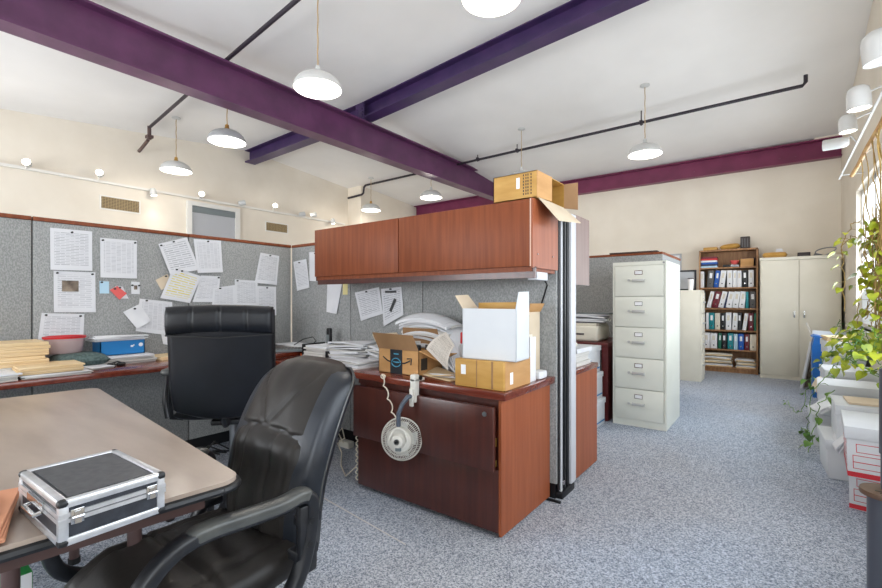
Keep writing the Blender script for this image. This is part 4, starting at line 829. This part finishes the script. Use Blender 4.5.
# ================================================================== STORAGE CABINET
t=thing('storage_cabinet','tall two-door cream steel storage cabinet in the far right corner','cabinet',(.22,8.72,0))
mk('body',MB().box(-.24,.70,8.47,8.97,.0,1.83,bev=.004),'cabinet_cream',t)
mk('top_rim',MB().box(-.245,.705,8.445,8.47,1.79,1.835,bev=.002).box(-.24,.70,8.455,8.47,0,.05),'cabinet_cream',t)
for a,b_,hx in ((-.225,.228,.175),(.234,.685,.29)):
    d=mk('door',MB().box(a,b_,8.45,8.47,.055,1.785,bev=.003),'cabinet_cream',t)
    mk('handle',MB().box(hx-.01,hx+.01,8.425,8.45,.93,1.03,bev=.003).cyl((hx,8.42,1.0),(hx,8.45,1.0),.014,seg=12),'chrome',d)
# ================================================================== BOOKCASE
BX0,BX1,BY0,BY1=-1.09,-.272,8.70,8.985
t=thing('bookcase','tall wood bookcase filled with binders against the far wall','bookcase',(-.68,8.85,0))
mk('side_panel',MB().box(BX0,BX0+.022,BY0,BY1,0,2.02),'bookcase_wood',t); mk('side_panel',MB().box(BX1-.022,BX1,BY0,BY1,0,2.02),'bookcase_wood',t)
mk('top_panel',MB().box(BX0,BX1,BY0,BY1,2.0,2.025),'bookcase_wood',t); mk('back_panel',MB().box(BX0,BX1,BY1-.008,BY1,.0,2.0),'bookcase_wood',t)
SH=[1.73,1.397,1.055,.697,.38,.085]
for z in SH: mk('shelf',MB().box(BX0+.022,BX1-.022,BY0,BY1-.008,z-.022,z),'bookcase_wood',t)
mk('kickboard',MB().box(BX0+.022,BX1-.022,BY0+.02,BY0+.035,0,.06),'bookcase_wood',t)
def xx(p): return -1.2136+p*.001886
CN={'white':'binder_white','cream':'binder_cream','black':'binder_black','grey':'binder_grey','blue':'binder_blue','maroon':'binder_maroon','teal':'teal','green':'binder_green','pale blue':'light_blue','navy':'binder_navy'}
ROW=[(1,'top binder shelf',.285,[(73,103,'white',0),(124,172,'grey',5),(176,212,'blue',7),(216,258,'white',7),(260,274,'black',5),(278,318,'white',0),(320,350,'white',0),(352,384,'white',0),(388,426,'black',0),(432,470,'white',0)]),
     (2,'second binder shelf',.28,[(86,104,'teal',0),(122,154,'white',13),(160,208,'maroon',13),(212,250,'white',13),(252,266,'navy',13),(268,312,'white',10),(316,358,'white',7),(362,404,'white',6),(412,434,'teal',0),(440,484,'grey',0)]),
     (3,'third binder shelf',.285,[(98,117,'black',0),(119,140,'white',0),(142,183,'teal',0),(187,226,'cream',0),(231,264,'black',0),(268,310,'white',0),(314,352,'white',3),(355,384,'black',0),(388,416,'white',7),(432,468,'maroon',0),(470,488,'green',0)]),
     (4,'lowest binder shelf',.265,[(90,148,'white',0),(151,204,'white',0),(208,234,'green',3),(239,276,'black',0),(282,324,'teal',0),(327,356,'pale blue',0),(360,400,'blue',0),(405,438,'maroon',0),(442,488,'cream',0)])]
ORD=['first','second','third','fourth','fifth','sixth','seventh']
for si,sn,h,L_ in ROW:
    cnt={}; tot={}
    for a in L_: tot[a[2]]=tot.get(a[2],0)+1
    for p0,p1,c,tl in L_:
        cnt[c]=cnt.get(c,0)+1
        lab=('%s ring binder on the %s of the bookcase'%(c,sn)) if tot[c]==1 else '%s %s ring binder from the left on the %s'%(ORD[cnt[c]-1],c,sn)
        if tl>4: lab+=', leaning right'
        z=SH[si]; x0,x1=xx(p0),xx(p1)-.002; hh=h*random.uniform(.95,1.0); yb=BY0+.02+random.uniform(0,.012)
        t=thing('ring_binder',lab,'binder',((x0+x1)/2,yb+.1,z),'ring binders in the bookcase')
        w_=x1-x0; M=Matrix.Translation((x0,yb,z+.0005))@Matrix.Rotation(R(tl),4,'Y')
        if tl: M=Matrix.Translation((x0,yb,z+w_*math.sin(R(tl))+.0005))@Matrix.Rotation(R(tl),4,'Y')
        mk('cover',MB().box(0,w_,0,.23,0,hh,bev=.003,M=M),CN[c],t)
        if w_>.045: mk('spine_label',MB().box(w_*.28,w_*.72,-.0012,0,hh*.55,hh*.85,M=M),'label_white' if c not in('white','cream') else 'binder_cream',t)
        if w_>.06: mk('finger_ring',MB().cyl(M@Vector((w_/2,0,hh*.22)),M@Vector((w_/2,-.0015,hh*.22)),.01,seg=12),'black' if c in('white','cream','grey') else 'chrome',t)
BK='books lying on the top bookcase shelf'
for k,(c,nm) in enumerate((('light_blue','pale'),('binder_navy','dark blue'),('binder_blue','blue'),('binder_white','white'),('red','red'),('binder_maroon','maroon'))):
    pos=['bottom of','second from the bottom of','third from the bottom of','above the blue one in','bright, second from the top of','topmost of'][k]
    bx('book',c,(xx(78)+.004*(k%3),xx(205)-.006*(k%2),BY0+.02,BY0+.2,1.731+k*.031,1.731+k*.031+.03),bev=.002,label='%s book, %s the pile on the highest bookcase shelf'%(nm,pos),cat='book',group=BK)
t=thing('bowl','small red and white bowl on the highest bookcase shelf','bowl',(xx(330),BY0+.12,1.79)); mk('bowl_body',MB().lathe([(0,0),(.03,0),(.055,.03),(.07,.065),(.065,.065),(.05,.032),(0,.01)],c=(xx(330),BY0+.12,1.775),seg=24),'pink_card',t)
bx('black_device','black',(xx(245),xx(300),BY0+.05,BY0+.15,1.731,1.775),bev=.008,label='dark lump of cables beside the bowl on the highest shelf',cat='cables')
bx('tin_box','steel',(xx(302),xx(362),BY0+.06,BY0+.17,1.731,1.773),bev=.004,label='flat metal tin beneath the red and white bowl',cat='tin')
bx('small_carton','cardboard',(xx(376),xx(468),BY0+.02,BY0+.2,1.731,1.86),bev=.003,label='small brown carton at the right of the highest shelf',cat='box')
bx('box_divider','binder_navy',(xx(380),xx(472),BY0+.205,BY0+.24,1.731,1.88),label='dark folder standing behind the small brown carton',cat='folder')
for k in range(4): sheafwave('drawing_roll',['lowest','second','third','topmost'][k]+' layer of rolled drawings at the left of the bookcase bottom','paper stack',(-.83,8.84),.40,.22,.086+k*.058,2,.026,'binder_cream' if k%2 else 'paper',0,.02,.02,jit=.008,mat2='manila',group='drawings at the bookcase bottom')
for k in range(3): sheafwave('drawing_roll',['lowest','middle','topmost'][k]+' layer of rolled drawings at the right of the bookcase bottom','paper stack',(-.44,8.84),.26,.22,.086+k*.052,2,.024,'binder_cream' if k%2 else 'paper',0,.02,.02,jit=.006,mat2='manila',group='drawings at the bookcase bottom')
# on top of bookcase
bx('flat_parcel','cardboard_yellow',(-1.03,-.83,8.72,8.9,2.026,2.075),bev=.008,label='flat yellow parcel at the left end of the bookcase top',cat='parcel')
mk('padded_envelope',MB().cushion(lambda u,v,s:Vector((-.655+u*.14,8.82+v*.1,2.072+s*.045*(se(u,4)*se(v,4))**.5+.012*u)),16,12),'cardboard_yellow',label='puffy yellow padded envelope in the middle of the bookcase top',cat='envelope')
t=thing('black_machine','upright dark box-shaped gadget on the bookcase top','gadget',(-.44,8.82,2.026)); mk('housing',MB().box(-.51,-.38,8.76,8.88,2.026,2.22,bev=.008),'brown_tool',t); mk('slots',MB().box(-.49,-.475,8.757,8.76,2.05,2.19).box(-.455,-.44,8.757,8.76,2.05,2.19).box(-.42,-.405,8.757,8.76,2.05,2.19),'binder_grey',t)
t=thing('brown_envelope','stuffed brown envelope on the left of the storage cabinet top','envelope',(-.03,8.7,1.836)); mk('envelope_body',MB().cushion(lambda u,v,s:Vector((-.06+u*.155,8.65+v*.12,1.882+s*.044*(se(u,5)*se(v,5))**.4)),16,12),'cardboard_yellow',t)
t=thing('card_note','small folded card standing on the brown envelope','card',(0,8.66,1.93)); mk('card_sheet',MB().prism([(-.05,8.66,1.925),(.05,8.66,1.93),(.03,8.69,1.985),(-.04,8.69,1.985)],(0,.004,0)),'paper',t)
bx('dark_block','brown_tool',(.215,.365,8.55,8.64,1.836,1.90),bev=.006,label='dark brown block on the middle of the storage cabinet top',cat='block')
lp=[Vector((.54+.11*math.cos(a)+.02*math.sin(2*a),8.62+.02*math.sin(a),1.90+.055*math.sin(a)+.025*math.cos(a))) for a in [2*PI*k/30 for k in range(31)]]
mk('cable_loop',MB().tube(lp,.009,8).tube([lp[15]+Vector((0,-.01,0)),Vector((.50,8.59,1.85)),Vector((.40,8.60,1.85)),Vector((.42,8.6,1.87))],.010,8),'steel',label='loop of grey cable on the right of the storage cabinet top',cat='cable')
# ================================================================== THINGS BEHIND THE CREDENZAS
t=thing('side_desk','dark red desk with a solid leg left of the tall filing cabinet','desk',(-1.9,4.85,0)); mk('worktop',MB().box(-2.9,-1.34,4.47,5.24,.735,.765,bev=.004),'dark_red_wood',t); mk('leg_panel',MB().box(-1.40,-1.34,4.48,5.22,0,.735),'dark_red_wood',t); mk('leg_panel',MB().box(-2.9,-2.86,4.48,5.22,0,.735),'dark_red_wood',t)
for k in range(3):
    t=thing('archive_box',['bottom','middle','top'][k]+' white archive box with blue print, stacked before the dark red desk','box',(-1.6,4.2,.25*k),'archive boxes by the dark red desk')
    x1=-1.352-.022*k; mk('box_body',MB().box(x1-.32,x1,4.05,4.42,.25*k+.001,.25*k+.21,bev=.003),'white_card',t); mk('lid',MB().box(x1-.33,x1+.008,4.04,4.43,.25*k+.20,.25*k+.249,bev=.003),'white_card',t)
    mk('printed_band',MB().box(x1,x1+.001,4.06,4.41,.25*k+.03,.25*k+.045).box(x1-.31,x1,4.0495,4.05,.25*k+.03,.25*k+.045).box(x1,x1+.001,4.1,4.16,.25*k+.09,.25*k+.13),'blue_print',t)
stack('paper_stack','tall cream stack of papers on the second credenza behind the panel end','paper stack',-1.42,-1.18,2.90,3.2,.736,.88,'binder_cream',6,edge='paper_edges')
stack('paper_stack','white binders and papers on the second credenza, front right','paper stack',-1.175,-1.085,2.95,3.22,.736,.86,'paper',4,edge='paper_edges')
t=thing('printer','cream desktop printer stacked with papers on the dark red desk','printer',(-1.7,4.8,.766))
mk('housing',MB().box(-2.0,-1.46,4.55,4.95,.766,.93,bev=.03,seg=3),'cabinet_cream',t); mk('lid',MB().box(-1.98,-1.48,4.57,4.93,.93,.95,bev=.006),'binder_cream',t); mk('slot',MB().box(-1.9,-1.6,4.545,4.55,.83,.85),'binder_grey',t)
sheafwave('paper_sheaf','papers and folders fanned on top of the cream printer','paper stack',(-1.62,4.75),.36,.28,.951,5,.014,'paper',10,.03,.0,mat2='binder_grey')
sheafwave('paper_sheaf','ring-bound sheets resting highest on the cream printer','paper stack',(-1.55,4.78),.36,.26,1.03,2,.012,'grey_plastic',-12,.02,.0,mat2='paper')
# ================================================================== BOXES BY THE WINDOWS
def bankers(label,x0,x1,y0,y1,z0,h,rz=0,lid=True,red=True,shear=0,grp='document boxes stacked by the windows'):
    cx,cy=(x0+x1)/2,(y0+y1)/2; t=thing('document_box',label,'box',(cx,cy,z0),grp); hx,hy=(x1-x0)/2,(y1-y0)/2
    M=Matrix.Translation((cx,cy,z0))@Matrix.Rotation(R(rz),4,'Z'); Sh=Matrix.Identity(4); Sh[0][2]=-shear; M=M@Sh
    mk('box_body',MB().box(-hx,hx,-hy,hy,.001,h-.03,bev=.004,M=M),'white_card',t)
    if lid: mk('lid',MB().box(-hx-.008,hx+.008,-hy-.008,hy+.008,h-.065,h-.001,bev=.004,M=M),'white_card',t)
    if red:
        mb=MB().box(-hx,hx,-hy-.001,-hy,.006,.032,M=M).box(-hx-.001,-hx,-hy,hy,.006,.03,M=M)
        for a,b_,c,d in ((.08,.42,.13,.19),(.08,.92,.10,.103),(.08,.92,.07,.073),(.08,.92,.045,.048),(.45,.453,.10,.19)):
            pass
        def rect(u0,u1,z0_,z1_,th=.003):
            X=lambda u:-hx+2*hx*u
            mb.box(X(u0),X(u1),-hy-.001,-hy,z1_-th,z1_,M=M).box(X(u0),X(u1),-hy-.001,-hy,z0_,z0_+th,M=M).box(X(u0),X(u0)+th,-hy-.001,-hy,z0_,z1_,M=M).box(X(u1)-th,X(u1),-hy-.001,-hy,z0_,z1_,M=M)
        rect(.1,.5,.135,.18); rect(.06,.95,.05,.12); rect(.06,.95,.082,.086,.002)
        for k in range(5): mb.box(-hx-.001,-hx,-hy+.03,hy-.03,.05+k*.03,.052+k*.03,M=M)
        mk('red_print',mb,'red_print',t)
    mk('hand_hole',MB().box(-.045,.045,-hy-.0015,-hy,h-.11,h-.09,M=M) if not red else MB().box(hx-.001,hx+.001,-.04,.04,h*.5,h*.5+.02,M=M),'binder_grey',t)
    return t
bankers('bottom white document box with red print, nearest the bin',.345,.67,3.42,3.82,0,.25,-8,False,True,.02)
bankers('upper white document box with red print and a lid, nearest the bin',.30,.66,3.18,3.62,.255,.27,-3,True,True,.03)
bankers('crushed white document box low in the row behind the red-printed pair',.25,.62,3.95,4.35,0,.26,3,True,False,.04)
bankers('white open-topped document box on the crushed one',.30,.66,3.92,4.30,.262,.24,0,True,False)
stack('paper_stack','brown-covered papers lying in the open-topped document box','paper stack',.36,.62,3.98,4.24,.503,.515,'cardboard_pale',2,jit=.004)
bankers('white document box third along the aisle, on the floor',.22,.60,4.75,5.15,0,.26,2,True,False,.03)
bankers('white document box third along the aisle, second layer',.26,.62,4.72,5.12,.262,.25,-3,True,False)
bankers('large white document box fourth along the aisle, on the floor',.31,.68,5.45,5.9,0,.27,0,True,False)
bankers('large white document box fourth along the aisle, with a dark hand hole',.33,.70,5.4,5.85,.272,.28,2,True,False)
bankers('white document box farthest along, on the floor',.385,.71,6.3,6.7,0,.3,0,True,False)
bankers('white document box farthest along, second layer',.385,.71,6.25,6.7,.302,.30,-3,True,False)
bankers('white document box farthest along, topmost layer',.39,.71,6.2,6.7,.604,.15,3,True,False)
stack('folder_stack','manila folders and papers heaped on the farthest document boxes','folder stack',.39,.69,6.25,6.6,.756,.80,'manila',4,edge='manila_edges',rz=5)
sheafwave('paper_sheaf','loose white papers slipping off the third pair of boxes into the aisle','paper stack',(.29,4.6),.14,.26,.36,5,.010,'paper',6,.05,.03,jit=.02,tilt=-35)
sheafwave('paper_sheaf','white envelope sagging between the nearest boxes and the aisle','paper stack',(.31,3.93),.10,.26,.27,3,.010,'paper',0,.05,.04,jit=.01,tilt=-55)
sheafwave('paper_sheaf','torn cream papers stuck beside the fourth pair of boxes','paper stack',(.30,5.22),.12,.2,.42,5,.012,'cardboard_pale',0,.06,.03,jit=.02,mat2='paper',tilt=-50)
t=thing('recycling_bin','blue plastic recycling bin behind the document boxes','bin',(.45,7.2,0)); mk('bin_body',MB().prism([(.325,7.10,0),(.62,7.10,0),(.66,7.08,.58),(.58,7.08,.68),(.34,7.08,.74),(.315,7.08,.62)],(0,.3,0)),'blue_bin',t)
mk('rim',MB().prism([(.31,7.07,.74),(.345,7.07,.76),(.60,7.07,.70),(.59,7.07,.68)],(0,.32,0)),'blue_bin',t)
t=thing('display_sheet','white display sheet leaning behind the blue bin','board',(.5,7.5,0)); mk('card_panel',MB().prism([(.33,7.50,.0),(.68,7.50,.0),(.70,7.50,.78),(.34,7.50,.80)],(0,.012,0)),'white_card',t)
t=thing('framed_board','framed board leaning on edge before the storage cabinet','board',(.25,7.9,0))
M=Matrix.Translation((.235,7.72,.004))@Matrix.Rotation(R(9),4,'Y')@Matrix.Rotation(R(66),4,'Z')
mk('board_frame',MB().box(-.02,.02,-.02,.01,0.0,.64,bev=.003,M=M).box(.02,.42,-.012,.01,0.0,.02,M=M).box(.02,.42,-.012,.01,.62,.64,M=M),'paper',t); mk('artwork',MB().box(.02,.42,-.014,.008,.02,.62,M=M),'board_art',t,label='dark mottled picture side')
mk('white_stick',MB().cyl((.312,8.3,.86),(.42,8.12,.50),.012,seg=8).cyl((.42,8.12,.5),(.57,7.87,.0),.012,seg=8),'white_paint',label='thin white stick leaning before the cabinet door',cat='stick')
# round stand at right edge
t=thing('floor_bin','slim dark metal column bin with a brown slotted disc top at the right edge','bin',(.31,2.3,0))
c=(.318,2.30,0)
mk('column',MB().lathe([(0,0),(.07,0),(.07,.02),(.058,.03),(.058,.47),(0,.47)],c=c,seg=32),'bin_grey',t)
mk('disc_top',MB().lathe([(0,.47),(.078,.47),(.08,.478),(.078,.488),(0,.488)],c=c,seg=36),'disc_wood',t)
mk('slots',MB().box(.29,.35,2.255,2.262,.488,.4895).box(.28,.34,2.275,2.282,.488,.4895),'black',t)
mk('pole',MB().lathe([(0,.488),(.03,.488),(.03,.62),(.034,.62),(.034,.935),(0,.94)],c=(.330,2.32,0),seg=20),'bin_grey',t)
# ================================================================== PLANTS
def leafmesh(mb,p,d,size,roll,droop=.35):
    d=d.normalized(); side=d.cross(Vector((0,0,1)));
    if side.length<.1: side=Vector((1,0,0))
    side.normalize(); side=(Matrix.Rotation(roll,3,d)@side); up=side.cross(d).normalized()
    prof=[(0,.0),(-.08,.22),(.06,.46),(.30,.52),(.58,.40),(.82,.18),(1.0,0)]
    mid=[(0,0),(.06,0),(.3,0),(.58,0),(.82,0),(1,0)]
    V=[];
    def pt(a,b_): return p+d*a*size+side*b_*size+up*(-(a*a)*droop*size+abs(b_)*.25*size)
    Lf=[pt(a,b_) for a,b_ in prof]; Rt=[pt(a,-b_) for a,b_ in prof[1:-1]]; Md=[pt(a,0) for a in (.15,.35,.6,.8)]
    V=Lf+Rt+Md; nL=len(Lf); nR=len(Rt); m0=nL+nR
    F=[(0,1,2,m0),(m0,2,3,m0+1),(m0+1,3,4,m0+2),(m0+2,4,5,m0+3),(m0+3,5,6),
       (0,m0,nL+1,nL),(m0,m0+1,nL+2,nL+1),(m0+1,m0+2,nL+3,nL+2),(m0+2,m0+3,nL+4,nL+3),(m0+3,6,nL+4)]
    mb.add(V,F)
def vine_plant(name,label,loc,vines,leaf_sz,nleaf,mat,vmat='leaf_dark',rnd=1,spread=.05):
    t=thing(name,label,'plant',loc); random.seed(rnd); vb=MB(); lb=MB()
    for path,r in vines:
        P_=[Vector(p) for p in path]; pts=[]
        for i in range(len(P_)-1):
            for q in range(5): f=q/5; pts.append(P_[i].lerp(P_[i+1],f)+Vector((random.uniform(-1,1),random.uniform(-1,1),random.uniform(-1,1)))*.012)
        pts.append(P_[-1]); vb.tube(pts,r,5)
        L=len(pts)
        for k in range(int(nleaf*L/10)):
            i=random.randrange(1,L); a=random.uniform(0,2*PI); d=Vector((math.cos(a),math.sin(a),random.uniform(-.7,.3)))
            p=pts[i]; pe=p+d.normalized()*random.uniform(.02,spread); vb.tube([p,pe],.0015,4)
            leafmesh(lb,pe,Vector((d.x,d.y,d.z-.5)),leaf_sz*random.uniform(.6,1.2),random.uniform(-.6,.6))
    mk('stems',vb,vmat,t); mk('foliage',lb,mat,t,ang=60); return t
# hanging pothos by the window (hooked on the bamboo stick)
def hang(n,x0,x1,y0,y1,z0,z1,amp=.05,rs=3):
    random.seed(rs); V=[]
    for k in range(n):
        x=random.uniform(x0,x1); y=random.uniform(y0,y1); zt=z1+random.uniform(-.1,.02); zb=z0+random.uniform(0,.35)*(zt-z0); P_=[]
        for i in range(7): f=i/6; P_.append((x+random.uniform(-amp,amp)*f,y+random.uniform(-amp,amp)*f,zt+(zb-zt)*f))
        V.append((P_,.003))
    return V
t=thing('bamboo_stick','long bamboo stick slanting from the window frame above the plants','stick',(.55,4.2,1.9)); mk('cane',MB().tube([(.50,5.25,2.27),(.505,4.9,2.275),(.50,4.4,2.28),(.505,3.9,2.285),(.50,3.3,2.3)],.016,8),'bamboo',t); mk('tie',MB().tube([(.50,4.6,2.28),(.62,4.6,2.36),(.74,4.6,2.45)],.003,5),'cord_white',t)
mk('dried_vines',MB(),'dry_vine') if False else None
random.seed(11); mb=MB()
def smooth(A,n=4):
    P_=[]
    for i in range(len(A)-1):
        p0,p1,p2,p3=A[max(i-1,0)],A[i],A[i+1],A[min(i+2,len(A)-1)]
        for q in range(n):
            f=q/n; P_.append(.5*((2*p1)+(-p0+p2)*f+(2*p0-5*p1+4*p2-p3)*f*f+(-p0+3*p1-3*p2+p3)*f**3))
    return P_+[A[-1]]
for k in range(58):
    x=random.uniform(.50,.62); y=random.uniform(3.7,4.45); P_=[Vector((x,y,1.80+random.uniform(-.12,.06)))]
    if k<7: P_=[Vector((.50,random.uniform(3.7,4.7),2.27))]
    for i in range(8): P_.append(P_[-1]+Vector((random.uniform(-.012,.022),random.uniform(-.04,.04),-random.uniform(.05,.15))))
    mb.tube(smooth(P_),random.uniform(.0025,.0045),5)
for k in range(14):
    P_=[Vector((random.uniform(.50,.62),random.uniform(3.7,4.2),1.74+random.uniform(-.03,.08)))]
    for i in range(5): P_.append(P_[-1]+Vector((random.uniform(-.02,.03),random.uniform(-.09,.09),random.uniform(-.03,.03))))
    mb.tube(smooth(P_),.004,5)
mk('dried_vines',mb,'dry_vine',label='tangle of dry brown vines hanging by the window',cat='dried plant',kind='stuff')
vine_plant('trailing_pothos','tall yellow-green pothos trailing down by the window',(.45,4.0,.8),hang(18,.46,.60,3.8,4.7,.85,1.80,.05,4)+[([(.47,4.5,1.78),(.44,4.7,1.77),(.41,4.8,1.66),(.40,4.8,1.5),(.41,4.8,1.3),(.41,4.75,1.1)],.0035),([(.46,4.3,1.62),(.42,4.5,1.66),(.39,4.6,1.62),(.38,4.65,1.5)],.003)],.055,4.2,'leaf','dry_vine',5,.05)
vine_plant('spreading_pothos','dense lighter pothos spreading over the document boxes',(.45,4.2,.55),hang(10,.34,.62,3.5,4.6,.70,1.05,.12,8)+[([(.42,4.0,.95),(.34,4.3,.9),(.30,4.7,.75),(.26,5.0,.6)],.003),([(.40,3.7,.9),(.30,3.8,.8),(.26,3.9,.7)],.003)],.052,4.6,'leaf','leaf_dark',9,.06)
vine_plant('floor_creeper','thin green creeper running down the boxes to the carpet',(.25,5.0,0),[([(.32,4.6,.62),(.24,4.7,.5),(.21,4.8,.35),(.19,4.9,.18),(.20,5.0,.04),(.16,5.3,.02)],.003),([(.30,4.2,.55),(.235,4.3,.42),(.22,4.4,.28),(.19,4.4,.12),(.17,4.3,.06)],.003),([(.24,5.3,.5),(.19,5.4,.3),(.18,5.6,.1),(.12,6.0,.02),(.08,6.6,.02)],.003)],.06,4,'leaf_dark','leaf_dark',12,.05)
